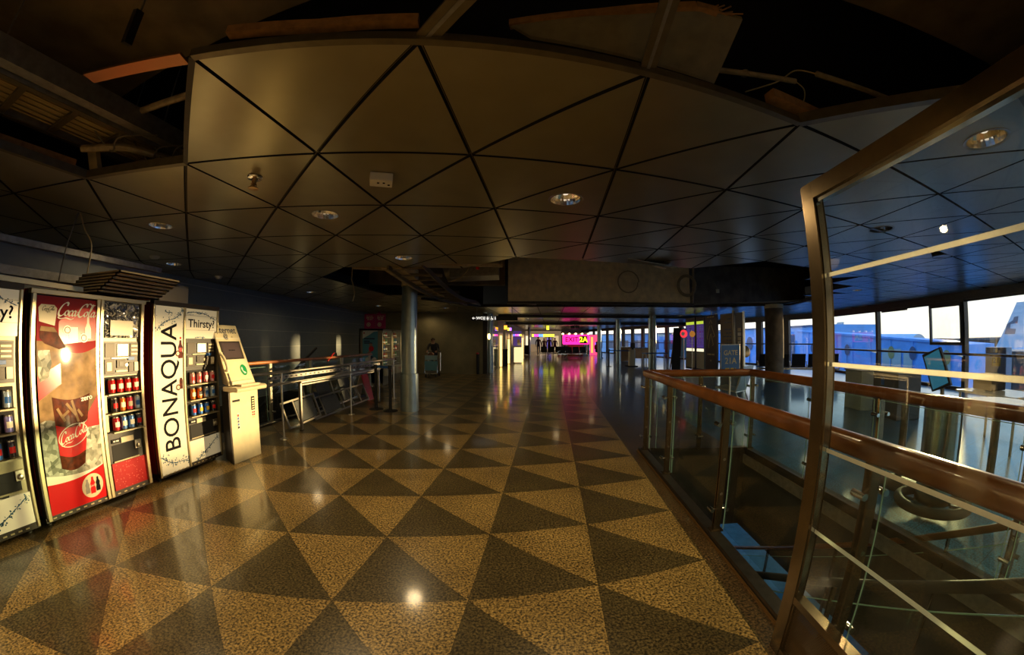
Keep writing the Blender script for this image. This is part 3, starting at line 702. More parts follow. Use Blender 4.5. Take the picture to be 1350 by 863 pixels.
mb.box(-.05, .02, 0, W1, 1.80, MH, M['mframe']); mb.box(-.05, -.03, 0, W1, .09, 1.8, M['mcab']); mb.box(-.05, .018, .0, .015, .09, 1.8, M['mcab']); mb.box(-.05, .0, 1.10, W1, .09, 1.8, M['mside'])
mb.build('door_frame', coke, bevel=.004)
mb = MB(); mb.box(-.045, -.02, .66, 1.07, .10, 1.80, M['mcol']); mb.box(-.03, -.016, .67, 1.065, .10, .64, M['mdark']); mb.build('can_column', coke)
mb = MB()
r = random.Random(5); vs = []; fs = []
for i in range(15):
    for k in range(13): vs.append((-.012+r.uniform(-.006, .008), .668+.395*i/14, 1.478+.31*k/12))
for i in range(14):
    for k in range(12): q = i*13+k; fs.append((q, q+13, q+14, q+1))
mb.add(vs, fs, M['wrap']); mb.build('display_window', coke, sharp=20)
mb = MB(); mb.box(.0, .006, .74, .985, 1.50, 1.635, M['printcream']); o = mb.build('paper_notice', coke)
pay_panel(coke, .675, 1.065, 1.14, 1.445)
can_rows(coke, [['coke', 'coke', 'coke', 'coke'], ['dark', 'orange', 'red2', 'silver'], ['red3', 'blue', 'blue', 'dark']], [(.70, 1.045), (.72, 1.05), (.725, 1.055)], [.985, .815, .645], .135)
slot_panel(coke, .715, 1.0, .36, .515)
mb = MB(); mb.box(-.018, -.006, .69, 1.085, .10, .352, M['droplet']); mb.build('lower_panel', coke)

# ---- the two white water machines
def water_machine(name, label, y0, w, full):
    t = thing(name, label, 'vending machine', (XF, y0, 0)); cabinet(t, w, 'mside' if full else 'mdark')
    X0 = lambda y, z: 0.0
    mb = MB()
    for y in (.012, w*.445, w-.012): mb.bar((-.008, y, .06), (-.008, y, 1.83), .024, .04, M['mframe'], (1, 0, 0))
    mb.box(-.05, .014, 0, w, 1.815, MH+.02, M['mcab']); mb.box(-.05, -.028, 0, w, .09, 1.82, M['mcab'])
    mb.build('door_frame', t, bevel=.004)
    a, b = .035, w*.425
    mb = MB(); mb.box(-.03, -.001, a, b, .07, 1.81, M['mpanel'])
    c = (a+b)/2
    tx = text2d('BONAQUA', .30, .002, 1.0); wd = max(v[0] for v in tx[0])-min(v[0] for v in tx[0])
    mb.flat(xf2d(tx, 1, c+.005, .965, math.pi/2, 1.33/wd), M['ink'], lambda p, q: (.001, p, q))
    splash(mb, X0, .0008, [(a+.02, 1.56), (a+.12, 1.65), (b-.1, 1.70), (b-.01, 1.80)], M['splash'], 70, .018, 3)
    splash(mb, X0, .0008, [(a+.12, 1.76), (a+.16, 1.745), (a+.20, 1.75), (a+.22, 1.74)], M['splash'], 8, .008, 9)
    splash(mb, X0, .0008, [(a+.0, .27), (a+.08, .21), (a+.17, .17), (b-.06, .16), (b-.01, .14)], M['splash'], 90, .022, 4); drops(mb, X0, .0008, a, b, .09, 1.8, M['splash'], 70, 5)
    for cz, kk in ((1.36, 1), (1.0, 0)):
        s = 1.3
        if kk:
            lay(mb, poly2d(bot), M['cola'], X0, .0016, b-.035, cz, s); lay(mb, poly2d([(-.02, -.02), (.02, -.02), (.02, .02), (-.02, .02)]), M['cokered'], X0, .0022, b-.035, cz); lay(mb, disc2d(0, 0, .013), M['cokered'], X0, .0022, b-.035, cz+.125)
        else: lay(mb, poly2d([(-.022, -.06), (.022, -.06), (.024, .03), (.012, .06), (-.012, .06), (-.024, .03)]), M['cola'], X0, .0016, b-.03, cz)
        lay(mb, ring2d(0, 0, .026, .026, .012), M['cola'], X0, .0024, b-.072, cz-.04); lay(mb, disc2d(0, 0, .02), M['printcream'], X0, .0022, b-.072, cz-.04)
    mb.build('picture_front', t)
    ca, cb = w*.465, w-.03
    mb = MB(); mb.box(-.045, -.02, ca-.01, cb+.01, .06, 1.81, M['mdark'] if full else M['mcol']); mb.build('can_column', t)
    mb = MB(); mb.box(-.025, -.003, ca, cb, 1.48, 1.81, M['mpanel'])
    tx = text2d('Thirsty?', .128, .0018); mb.flat(xf2d(tx, 1, (ca+cb)/2, 1.645, 0, (cb-ca)*.85/(max(v[0] for v in tx[0])-min(v[0] for v in tx[0]))), M['ink'], lambda p, q: (.0, p, q))
    for z in (1.735, 1.575): mb.bar((-.0015, ca, z), (-.0015, cb, z), .002, .003, M['mcol'])
    splash(mb, X0, -.0015, [(ca+.02, 1.765), (ca+.14, 1.775), (ca+.3, 1.76), (cb-.02, 1.70)], M['splash'], 50, .012, 7); splash(mb, X0, -.0015, [(ca+.15, 1.488), (ca+.22, 1.497), (ca+.3, 1.49)], M['splash'], 12, .006, 8)
    mb.build('top_panel', t)
    pay_panel(t, ca+.01, cb-.02, 1.15, 1.45)
    if full: rows = [['pink', 'pink', 'pinkdark', 'pink'], ['orange', 'orange', 'silver', 'silver'], ['bluered', 'blueyel', 'blueyel', 'dark']]
    else: rows = [['dark', 'dark', 'dark', 'silver'], ['red3', 'red2', 'pink', 'bluep'], ['blue', 'red3', 'bluered', 'dark']]
    can_rows(t, rows, [(ca+.03, cb-.045)]*3, [.975, .80, .62], .14)
    slot_panel(t, ca+.04, cb-.05, .36, .515)
    mb = MB(); mb.box(-.02, -.004, ca, cb, .055, .34, M['mpanel']); splash(mb, X0, -.003, [(ca+.10, .10), (ca+.2, .16), (ca+.3, .21), (cb-.03, .31)], M['splash'], 80, .016, 11); mb.build('lower_panel', t)
    return t
bon = water_machine('vending_machine', 'white water vending machine with tall upright lettering, beside the internet kiosk', 2.72, .97, True)
water_machine('vending_machine', 'white drink machine cut off by the picture edge, before the red cola machine', .475, .97, False)

# ---- sample cans in the display pockets
CC = {'coke': ((.62, .01, .01), 'printwhite'), 'dark': ((.03, .02, .025), 'red'), 'orange': ((.75, .16, .02), 'printwhite'), 'red2': ((.65, .03, .06), 'printcream'), 'silver': ((.45, .55, .62), 'blue'), 'red3': ((.5, .01, .02), 'printwhite'), 'blue': ((.10, .22, .50), 'printwhite'), 'pink': ((.75, .35, .32), 'red'), 'pinkdark': ((.45, .10, .12), 'printwhite'), 'bluered': ((.06, .18, .55), 'red'), 'blueyel': ((.06, .20, .58), 'yellow'), 'bluep': ((.25, .25, .60), 'printwhite')}
CN = {'coke': 'bright red', 'dark': 'black', 'orange': 'orange', 'red2': 'crimson', 'silver': 'silver blue', 'red3': 'dark red', 'blue': 'blue and white', 'pink': 'pale pink striped', 'pinkdark': 'dusky pink', 'bluered': 'blue and red', 'blueyel': 'blue and yellow', 'bluep': 'violet blue'}
_cm = {}
for root, yy, z, c, k, n in CANS:
    key = c
    if key not in _cm:
        body = mat('can_'+c, CC[c][0], .25, .5, coat=.4); R = .034
        mb = MB(); mb.lathe([(0, .0), (.026, .0), (R, .010), (R, .112), (.028, .126), (.027, .130), (0, .127)], body, seg=20)
        mb.lathe([(R+.0006, .040), (R+.0006, .085)], M[CC[c][1]], seg=6, a0=-.75, a1=.75); mb.lathe([(R*.99, .110), (.0285, .1265), (.0272, .1306), (.024, .128)], M['alu'], seg=20); mb.lathe([(.0262, -.0002), (R+.0004, .0102)], M['alu'], seg=20)
        mb.box(-.008, .008, -.004, .004, .1275, .1295, M['alu']); o = mb.build('soda_can'); _cm[key] = o
    else: o = _cm[key].copy(); C.objects.link(o)
    o.location = (root.location.x+.012, root.location.y+yy, z+.001); o.rotation_euler.z = 0
    who = {coke.name: 'red cola machine', bon.name: 'upright-lettered machine'}.get(root.name, 'picture-edge machine')
    row = 'top' if z > .9 else 'middle' if z > .75 else 'bottom'
    tag(o, '%s can, %s from left in %s row of the %s' % (CN[c], ['first', 'second', 'third', 'fourth'][k], row, who), 'can', 'sample cans in the vending machines')

# ---- internet and telephone kiosk
ki = thing('internet_kiosk', 'cream internet and telephone kiosk with a slanted screen beside the white water machine', 'kiosk', (-3.225, 3.55, 0), -.07)
def kx(z): return .0 if z < .9 else -(z-.9)*.44      # the head leans back
mb = MB(); mb.prism([(0, .012, 0), (0, .5, 0), (-.27, .46, 0), (-.27, .16, 0)], (0, 0, .86), M['cream']); mb.build('body', ki, bevel=.006)
mb = MB(); mb.prism([(-.004, -.004, 0), (-.004, .011, 0), (-.27, .158, 0), (-.275, .14, 0)], (0, 0, .86), M['mcab']); mb.build('side_panel', ki)
pf = [(-.02, .93), (-.33, 1.62), (-.345, 1.65), (-.365, 1.65), (-.37, 1.62), (-.25, 1.3), (-.25, .93)]
mb = MB(); yy0 = lambda z: .02+.03*(z-.93)/.73; mb.add([(x, yy0(z)+(.12 if k_ in (5, 6) else .05 if k_ == 4 else 0), z) for k_, (x, z) in enumerate(pf)]+[(x, .50-yy0(z)+.01, z) for x, z in pf], [tuple(range(7)), tuple(range(13, 6, -1))]+[(i, (i+1) % 7, (i+1) % 7+7, i+7) for i in range(7)], M['cream']); mb.build('head', ki, bevel=.01)
hd = Vector((-.31, 0, .69)).normalized(); hn = Vector((.69, 0, .31)).normalized(); h0 = Vector((-.02, 0, .93))
HF = lambda off: (lambda p, q: h0+Vector((0, p*.885, 0))+hd*q+hn*off)
mb = MB(); mb.flat(poly2d([(.09, .33), (.49, .33), (.49, .57), (.09, .57)]), M['mcab'], HF(.002))
mb.flat(poly2d([(.12, .35), (.46, .35), (.46, .55), (.12, .55)]), mat('kiosk_screen', (.07, .05, .05), .15, emit=(.5, .35, .3), estr=.02), HF(.004)); mb.flat(dashes2d(.12, .014, 4), M['ink'], lambda p, q: HF(.005)(p+.29, q+.45)); mb.build('screen', ki)
mb = MB(); mb.flat(stroke2d([(.07, .315), (.51, .315), (.51, .585), (.07, .585), (.07, .315)], .02), M['printcream'], HF(.003)); mb.build('screen_bezel', ki)
mb = MB(); mb.flat(xf2d(text2d('Internet', .125, .0012), 1, .27, .715), M['navy'], HF(.003)); mb.flat(xf2d(text2d('@', .085, .001), 1, .25, .635), M['navy'], HF(.003)); mb.flat(disc2d(.37, .63, .012), M['mframe'], HF(.003)); mb.flat(poly2d([(.05, .605), (.53, .605), (.53, .612), (.05, .612)]), M['white'], HF(.003)); mb.build('header_sign', ki)
mb = MB(); mb.flat(disc2d(.40, .185, .062, .072), mat('phone_green', (.0, .28, .08), .35), HF(.003)); mb.flat(stroke2d(bez([(.378, .225), (.372, .19), (.392, .155), (.425, .145)]), [.012]*4+[.026]*4+[.014]*9+[.026]*4+[.014]*4), M['printwhite'], HF(.005)); mb.build('telephone_sign', ki)
mb = MB(); mb.prism([(-.10, .0, .87), (.14, -.01, .87), (.15, -.01, .905), (.12, -.0, .925), (-.10, 0, .925)], (0, .52, 0), M['cream']); mb.build('shelf', ki, bevel=.006)
mb = MB()
mb.box(.0, .11, .10, .42, .925, .94, M['mcol'])
for i in range(10):
    for j in range(4): mb.box(.008+j*.025, .028+j*.025, .108+i*.031, .134+i*.031, .94, .947, M['printcream'])
mb.lathe([(0, .02), (.014, .014), (.02, 0)], M['alu'], (.05, .48, .925), 14); mb.build('keyboard', ki)
mb = MB(); mb.box(-.06, .0, .06, .42, .935, .985, M['printcream']); mb.build('card_reader', ki, bevel=.004)
mb = MB(); hp = lambda p, q, o: HF(o)(p, q)
mb.tube(bez([hp(.03, .40, .03), hp(.035, .34, .055), hp(.045, .24, .06), hp(.05, .17, .035)], 6), [.026, .026, .02]+[.017]*12+[.02, .026, .026, .026], M['printcream'], 10)
h = mb.build('handset', ki)
cp = []
for k in range(90):
    f = k/89; base = Vector(hp(.05, .15-.14*f, .03)); cp.append(base+Vector((.010*math.cos(k*1.1), .010*math.sin(k*1.1), 0)))
m2 = MB(); m2.tube(cp, .0035, M['cable_dark'], 6); m2.build('coiled_cord', ki)
mb = MB(); mb.box(0, .004, .05, .17, .74, .765, M['blackmat']); mb.build('card_slot', ki)
mb = MB(); mb.box(0, .004, .37, .43, .60, .77, M['blackmat'])
for k in range(5): mb.box(.004, .006, .38, .42, .615+k*.03, .63+k*.03, M['mframe'])
mb.build('vent_slot', ki)
mb = MB()
for i in range(3):
    for j in range(2): mb.box(0, .003, .38+j*.03, .40+j*.03, .50+i*.03, .52+i*.03, M['red'] if i else M['mframe'])
mb.build('price_label', ki)
mb = MB(); mb.box(0, .003, .11, .15, .40, .60, M['printwhite'])
for k, c in enumerate(('red', 'blue', 'navy', 'blue', 'ink')): mb.box(.003, .005, .117, .143, .56-k*.036, .585-k*.036, M[c])
mb.build('card_sticker', ki)

# ---- stack of long ceiling sheets lying on the two machines
M['sheet'] = mat('worn_ceiling_sheet', (.48, .40, .24), .5, .3, .25, 8)
for k in range(7):
    mb = MB(); L = .70; x1 = -3.53+.045*k; ya = 2.10+.006*k; th = .026
    mb.box(x1-L*.9, x1, 0, L, 0, .012, M['sheet']); mb.box(x1-.012, x1, 0, L, 0, th, M['sheet']); mb.box(x1-L*.9, x1-L*.9+.012, 0, L, 0, th, M['sheet']); mb.box(x1-L*.9, x1, 0, .012, 0, th, M['sheet']); mb.box(x1-L*.9, x1, L-.012, L, 0, th, M['sheet'])
    o = mb.build('metal_sheet', loc=(0, ya, MH+.022+k*(th+.001)))
    tag(o, ['bottom', 'second lowest', 'third lowest', 'middle', 'third highest', 'second highest', 'top'][k]+' sheet of the stacked folded metal sheets on the vending machines', 'metal sheet', 'folded metal sheets stacked on the machines')
# panel standing behind the machines and rods and planks above them
t = thing('framed_panel', 'grey framed panel standing behind the white water machine', 'panel', (-4.40, 3.34, 0))
mb = MB(); mb.box(0, .03, 0, .62, .01, 2.15, mat('panel_grey', (.50, .46, .34), .5)); mb.build('board', t); mb = MB(); mb.bar((.01, .6, 0), (.01, .6, 2.17), .03, .05, M['alu_dull']); mb.bar((.01, 0, 2.16), (.01, .62, 2.16), .03, .03, M['mframe']); mb.build('frame', t)
mb = MB(); mb.bar((-3.62, .55, 1.905), (-3.66, 2.02, 1.885), .05, .04, M['mframe']); tag(mb.build('aluminium_profile'), 'long pale metal profile lying on top of the vending machines', 'metal profile')
mb = MB(); mb.bar((-3.85, .5, 1.90), (-3.85, 1.32, 1.90), .18, .07, M['board']); tag(mb.build('timber_plank'), 'short brown plank lying on the machine at the picture edge', 'plank')
mb = MB(); mb.tube([(-4.1, 2.0, 1.862), (-4.05, 2.0, 2.1), (-4.02, 2.02, 2.34), (-4.05, 2.10, 2.645)], .007, M['cable_dark'], 6); tag(mb.build('loose_wire'), 'dark loose wire rising from the red machine to the ceiling', 'wire')
mb = MB(); mb.tube(bez([(-4.0, 2.22, 1.862), (-3.98, 2.24, 2.1), (-4.0, 2.26, 2.36), (-4.03, 2.18, 2.50), (-4.05, 2.12, 2.645)]), .007, M['cable'], 6); tag(mb.build('loose_wire'), 'pale curved wire rising from the red machine to the ceiling', 'wire')

# ================================================================== GLASS BALUSTRADES
UP = Vector((0, 0, 1))
def clamp(p, side, parent):
    """glass clamp: a pin through the post with a turned head on each side"""
    mb = MB(); d = side.normalized(); lon = d.cross(UP)
    mb.tube([p-d*.07, p+d*.07], .009, M['steel'], 10)
    for s in (-1, 1): mb.tube([p+d*.06*s-lon*.035, p+d*.06*s+lon*.035], .016, M['steel'], 12)
    return mb.build('clamp', parent)
def glass_post(p, side, parent, m='steel_dark', h=1.06, lower=.0, clamps=(.22, .88)):
    p = Vector(p); d = side.normalized(); lon = d.cross(UP).normalized(); mb = MB()
    for s in (-1, 1): mb.bar(p+lon*.016*s+UP*lower, p+lon*.016*s+UP*h, .05, .011, M[m], lon)
    mb.bar(p+UP*lower, p+UP*(lower+.012), .10, .07, M[m], lon)
    for z in (.35, .62): mb.tube([p+UP*z-lon*.026, p+UP*z+lon*.026], .012, M['steel'], 10)
    o = mb.build('post', parent)
    for z in clamps: clamp(p+UP*z, side, o)
    return o
def pane(a, b, z0, z1, parent, m='glass_green', th=.010, name='glass_panel'):
    a = Vector(a); b = Vector(b); n = (b-a).cross(UP).normalized()*th/2; mb = MB()
    q = [a-n+UP*z0, b-n+UP*z0, b-n+UP*z1, a-n+UP*z1]; mb.add(q, [(0, 1, 2, 3)], M[m])
    e = (b-a).normalized()*.003
    mb.bar(a+UP*z1, b+UP*z1, .006, .004, M['glassedge']); mb.bar(a+UP*z0, a+UP*z1, .006, .004, M['glassedge'], (b-a)); mb.bar(b+UP*z0, b+UP*z1, .006, .004, M['glassedge'], (b-a))
    return mb.build(name, parent)
M['glassedge'] = mat('polished_glass_edge', (.35, .62, .52), .15, 0, coat=1)
M['kerb'] = mat('dark_metal_kerb', (.06, .055, .05), .35, .7, .2, 15)
M['brass'] = mat('brass_strip', (.35, .20, .07), .35, .8)
def rail_profile(mb, pts, m, wd=.032, hg=.036):
    """rounded wooden handrail"""
    for a, b in zip(pts, pts[1:]):
        a = Vector(a); b = Vector(b); t = (b-a).normalized(); n = t.cross(UP).normalized(); u = n.cross(t); vs = []; N = 18
        for c in (a-t*.02, b+t*.02):
            for k in range(N):
                an = 2*math.pi*k/N; vs.append(c+n*wd*math.copysign(abs(math.cos(an))**.7, math.cos(an))+u*hg*math.copysign(abs(math.sin(an))**.7, math.sin(an)))
        mb.add(vs, [(k, (k+1) % N, (k+1) % N+N, k+N) for k in range(N)]+[tuple(range(N-1, -1, -1)), tuple(range(N, 2*N))], m)
    for c in pts[1:-1]: mb.lathe([(0, hg), (wd*.8, hg*.7), (wd, 0), (wd*.8, -hg*.7), (0, -hg)], m, tuple(c), 14)
xl = lambda y: 1.32+.105*y
xr = lambda y: 2.74+.105*y
PL = lambda y: Vector((xl(y), y, 0)); PR = lambda y: Vector((xr(y), y, 0))
b1 = thing('balustrade', 'glass balustrade with a wooden handrail along the near side of the stair opening', 'balustrade', (0, 0, 0), 0, 'balustrades around the stair opening')
mb = MB(); rail_profile(mb, [PL(-2.3)+UP*1.05, PL(4.55)+UP*1.05], M['wood'], .044, .048); mb.build('handrail', b1)
mb = MB(); mb.bar(PL(-2.3)-AD*.02+UP*.022, PL(4.62)-AD*.02+UP*.022, .09, .044, M['kerb']); mb.bar(PL(-2.3)-AD*.078+UP*.006, PL(4.62)-AD*.078+UP*.006, .016, .012, M['brass']); mb.build('kerb', b1)
ys = [4.52, 3.62, 2.36, 1.02, -.35, -1.7]
for y in ys: glass_post(PL(y), AD, b1, lower=.04)
for a, b in zip(ys, ys[1:]): pane(PL(a-.03)+AD*.045, PL(b+.03)+AD*.045, .06, 1.0, b1)
b2 = thing('balustrade', 'glass balustrade with a wooden handrail along the window side of the stair opening', 'balustrade', (0, 0, 0), 0, 'balustrades around the stair opening')
mb = MB(); rail_profile(mb, [PL(4.56)+UP*1.05+AD*.06, PR(4.22)+UP*1.05, PR(-2.3)+UP*1.05], M['wood'], .044, .048); mb.build('handrail', b2)
mb = MB(); mb.bar(PR(-2.3)+UP*.022, PR(4.22)+UP*.022, .09, .044, M['kerb']); mb.bar(PL(4.6)+AD*.1+UP*.022, PR(4.26)+UP*.022, .09, .044, M['kerb']); mb.bar(PR(-2.3)-AD*.06-UP*.10, PR(4.2)-AD*.06-UP*.10, .02, .12, M['alu_dull']); mb.build('kerb', b2)
ys = [4.18, 2.95, 2.10, .9, -.4, -1.8]
for y in ys: glass_post(PR(y), AD, b2, lower=.04)
for a, b in zip(ys, ys[1:]): pane(PR(a-.03)-AD*.045, PR(b+.03)-AD*.045, .06, 1.0, b2)
glass_post(PL(4.50)+AD*.72-BD*.04, BD, b2, lower=.04)
pane(PL(4.55)+AD*.14-BD*.05, PR(4.25)-AD*.08-BD*.03, .06, 1.0, b2)

# ---- tall glass screen in front of the stair opening
SP = Vector((1.284, 1.197, 0)); SQ = lambda d: SP-BD*d*1.0
sc = thing('glass_screen', 'tall framed glass screen with pale stripes standing beside the stair opening', 'glass screen', tuple(SP), 0)
loc = lambda d, z: -BD*d+UP*z
mb = MB(); mb.bar(loc(0, 0), loc(0, 2.14), .055, .075, M['steel_dark'], BD); mb.bar(loc(.032, .02), loc(.032, 2.1), .03, .02, M['steel'], BD); mb.build('frame_post', sc)
mb = MB(); mb.bar(loc(-.03, 2.11), loc(2.9, 2.11), .055, .07, M['steel_dark']); mb.bar(loc(.05, 2.065), loc(2.9, 2.065), .03, .02, M['steel']); mb.build('top_rail', sc)
mb = MB(); mb.bar(loc(.03, .335), loc(2.9, .335), .05, .035, M['steel_dark']); mb.bar(loc(.03, .022), loc(2.9, .022), .05, .045, M['steel_dark']); mb.build('bottom_rail', sc)
def perforated():
    m = mat('perforated_metal', (.16, .11, .06), .4, .8); n = m.node_tree; b = n.nodes['Principled BSDF']
    t = n.nodes.new('ShaderNodeTexCoord'); s = n.nodes.new('ShaderNodeSeparateXYZ'); n.links.new(t.outputs['Object'], s.inputs[0])
    p = .011; v = mth(n, 'DIVIDE', s.outputs['Z'], p*.87); row = mth(n, 'FLOOR', v); sh = mth(n, 'MULTIPLY', mth(n, 'MODULO', mth(n, 'ABSOLUTE', row), 2.0), .5)
    u = mth(n, 'ADD', mth(n, 'DIVIDE', s.outputs['Y'], p), sh)
    du = mth(n, 'SUBTRACT', mth(n, 'FRACT', u), .5); dv = mth(n, 'MULTIPLY', mth(n, 'SUBTRACT', mth(n, 'FRACT', v), .5), .87)
    d = mth(n, 'SQRT', mth(n, 'ADD', mth(n, 'MULTIPLY', du, du), mth(n, 'MULTIPLY', dv, dv)))
    n.links.new(mth(n, 'GREATER_THAN', d, .30), b.inputs['Alpha']); return m
mb = MB(); mb.bar(loc(.03, .18), loc(2.9, .18), .003, .28, perforated()); mb.build('kick_panel', sc)
mb = MB(); mb.add([loc(.03, .35), loc(2.9, .35), loc(2.9, 2.08), loc(.03, 2.08)], [(0, 1, 2, 3)], M['glass_dusty']); mb.build('glass_pane', sc)
M['stripe'] = mat('frosted_stripe', (.82, .78, .62), .5)
n = M['stripe'].node_tree; tl_ = n.nodes.new('ShaderNodeBsdfTranslucent'); tl_.inputs[0].default_value = (.95, .93, .85, 1); mxs = n.nodes.new('ShaderNodeMixShader'); mxs.inputs[0].default_value = .85
n.links.new(n.nodes['Principled BSDF'].outputs[0], mxs.inputs[1]); n.links.new(tl_.outputs[0], mxs.inputs[2]); n.links.new(mxs.outputs[0], n.nodes['Material Output'].inputs[0])
for z in (1.75, 1.392, 1.043, .684):
    mb = MB(); mb.bar(loc(.045, z)+AD*.003, loc(2.9, z)+AD*.003, .002, .017, M['stripe']); mb.build('stripe', sc)

# ---- stair down through the opening
st = thing('staircase', 'dark staircase with sloping handrails descending inside the floor opening', 'staircase', (0, 0, 0))
SL = -.565; y00 = .0; run = .30
M['tread'] = mat('dark_ribbed_tread', (.05, .05, .05), .45, .3, .2, 30)
mb = MB(); 
for k in range(25):
    y = y00+run*k; z = -.17*(k+1)
    a = PL(y)+AD*.20; b = PR(y)-AD*.20
    mb.prism([a+UP*(z-.17), b+UP*(z-.17), b+UP*z, a+UP*z], BD*(run+.02), M['tread'])
    mb.bar(a+UP*(z+.003)+BD*.03, b+UP*(z+.003)+BD*.03, .03, .006, M['alu_dull'])
tr = mb.build('steps', st)
hz = lambda y: .455-.567*(y-.85)
mb = MB(); rail_profile(mb, [Vector((2.80-.02, -.2, hz(-.2))), Vector((2.82+.60, 7.0, hz(7.0)))], M['wood'], .024, .026); mb.build('handrail', st)
mb = MB(); rail_profile(mb, [Vector((1.60, -.2, hz(-.2))), Vector((1.72+.60, 7.0, hz(7.0)))], M['rubber'], .024, .026); mb.build('handrail', st)
for x0, x1 in ((2.78, 3.42), (1.60, 2.32)):
    for y in (.3, 1.35, 2.4, 3.45, 4.5, 5.55):
        f = (y+.2)/7.2; x = x0+(x1-x0)*f
        m2 = MB(); m2.bar((x, y, hz(y)-.95), (x, y, hz(y)-.02), .035, .012, M['steel_dark'], (0, 1, 0)); m2.build('post', st)
    a = Vector((x0+.02, .0, hz(0))); b = Vector((x1, 6.8, hz(6.8))); m2 = MB(); m2.add([a-UP*.12, b-UP*.12, b-UP*.85, a-UP*.85], [(0, 1, 2, 3)], M['glass_green']); m2.bar(a-UP*.12, b-UP*.12, .006, .006, M['glassedge']); m2.build('glass_panel', st)
mb = MB()
for dx in (.20, ): pass
for s, P_ in ((1, PL), (-1, PR)):
    a = P_(0)+AD*.17*s+UP*-.25; b = P_(7.2)+AD*.17*s+UP*(-.25-.567*7.2); mb.bar(a, b, .03, .30, M['steel_dark'])
mb.build('stringer', st)

# ---- balustrade of the stair opening by the left wall
b3 = thing('balustrade', 'glass balustrade with an orange wooden handrail in front of the dark left wall', 'balustrade', (0, 0, 0))
pl = lambda f: Vector((-4.20+.48*f, 4.85+4.6*f, 0))
mb = MB(); rail_profile(mb, [pl(-.02)+UP*1.08, pl(1.0)+UP*1.08], M['wood_orange'], .026, .028); mb.build('handrail', b3)
mb = MB(); mb.bar(pl(-.02)-AD*.03+UP*.02, pl(1)-AD*.03+UP*.02, .1, .04, M['kerb']); mb.build('kerb', b3)
fs_ = [.02, .16, .42, .68, .98]
for f in fs_: glass_post(pl(f), AD, b3, 'alu', 1.06, .04)
for a, b in zip(fs_, fs_[1:]): pane(pl(a+.01)-AD*.045, pl(b-.01)-AD*.045, .06, 1.0, b3)
# its stair handrail going down behind the glass
t = thing('stair_rail', 'black sloping stair handrail descending behind the orange-railed balustrade', 'handrail', (0, 0, 0))
mb = MB(); rail_profile(mb, [Vector((-4.75, 8.3, 1.25)), Vector((-4.95, 5.2, -.45))], M['rubber'], .03, .03); mb.build('rail', t)
for f in (.15, .6):
    p = Vector((-4.75, 8.3, 1.25)).lerp(Vector((-4.95, 5.2, -.45)), f); m2 = MB(); m2.bar((p.x, p.y, -4.2), (p.x, p.y, p.z), .04, .04, M['steel_dark'], (0, 1, 0)); m2.build('post', t)

# ================================================================== COLUMNS
M['coltop'] = mat('painted_steel_column', (.30, .37, .38), .30, .7, .1, 8)
def column(p, r, h, label, sleeve=.0, m='coltop', cap=0.0):
    t = thing('round_column', label, 'column', (*p, 0)); t['kind'] = 'thing'
    mb = MB(); mb.lathe([(r, 0), (r, h)], M[m], seg=40); mb.build('shaft', t)
    if sleeve: mb = MB(); mb.lathe([(r+.002, 0), (r+.03, 0), (r+.03, sleeve), (r+.002, sleeve+.004)], M[m], seg=40); mb.build('base_sleeve', t)
    if cap: mb = MB(); mb.lathe([(r+.002, h-cap), (r+.012, h-cap), (r+.012, h), (0, h)], M['concrete_lit'], seg=40); mb.build('capital', t)
    return t
column((-2.08, 7.42), .165, 2.95, 'steel column with a base sleeve standing behind the black belt posts', .78, cap=.35)
column((9.07, 10.70), .32, 2.645, 'thick grey column in front of the black seats by the windows', 0, 'concrete', .14)
column((-.88, 16.30), .16, 2.65, 'slim steel column at the corner of the dark far wall', .80)
column((7.05, 17.1), .20, 2.65, 'column between the boarding desks and the hanging banners')
column((6.65, 21.5), .16, 2.65, 'slim column behind the belt barrier, beside the brown desk')
column((6.9, 27.2), .16, 2.65, 'slim column at the right of the pink exit sign')
column((2.05, 36.4), .13, 2.65, 'teal column beyond the far black bin', 0, 'coltop')

# ================================================================== LEFT HALL FURNITURE
# ---- low tube barrier in front of the balustrade
t = thing('tube_barrier', 'long double-tube steel barrier running in front of the orange handrail', 'barrier', (-3.40, 4.20, 0), BROT)
mb = MB(); mb.tube([(0, -.05, 1.0), (0, 4.68, 1.0), (0, 4.68, .98)], .021, M['alu'], 12); mb.build('upper_tube', t)
mb = MB(); mb.tube([(0, -.05, .83), (0, 4.68, .83)], .019, M['alu'], 12); mb.build('lower_tube', t)
mb = MB(); mb.bar((0, .3, .925), (0, 3.9, .925), .006, .05, M['alu_dull'])
for k in range(30): mb.box(-.005, .005, .32+k*.12, .37+k*.12, .915, .935, M['kerb'])
mb.build('perforated_strip', t)
for y in (.6, 2.6, 4.66):
    mb = MB(); mb.tube([(0, y, 0.012), (0, y, 1.0)], .017, M['alu'], 12); mb.lathe([(0, .012), (.06, .010), (.065, 0)], M['alu'], (0, y, 0), 20); mb.build('post', t)
# ---- bright square-ended barrier
t = thing('square_barrier', 'bright square-cornered steel barrier frame with a flat top bar standing before the toppled frames', 'barrier', (-3.36, 5.35, 0), BROT*.9)
mb = MB(); mb.bar((0, -.03, .80), (0, 2.95, .80), .10, .045, M['alu']); mb.bar((0, .03, .745), (0, 2.9, .745), .03, .03, M['alu_dull']); mb.build('top_bar', t, bevel=.006)
for y in (0, 2.92): mb = MB(); mb.bar((0, y, .01), (0, y, .80), .045, .045, M['alu'], (0, 1, 0)); mb.box(-.03, .03, y-.03, y+.03, 0, .012, M['rubber']); mb.build('leg', t, bevel=.008)
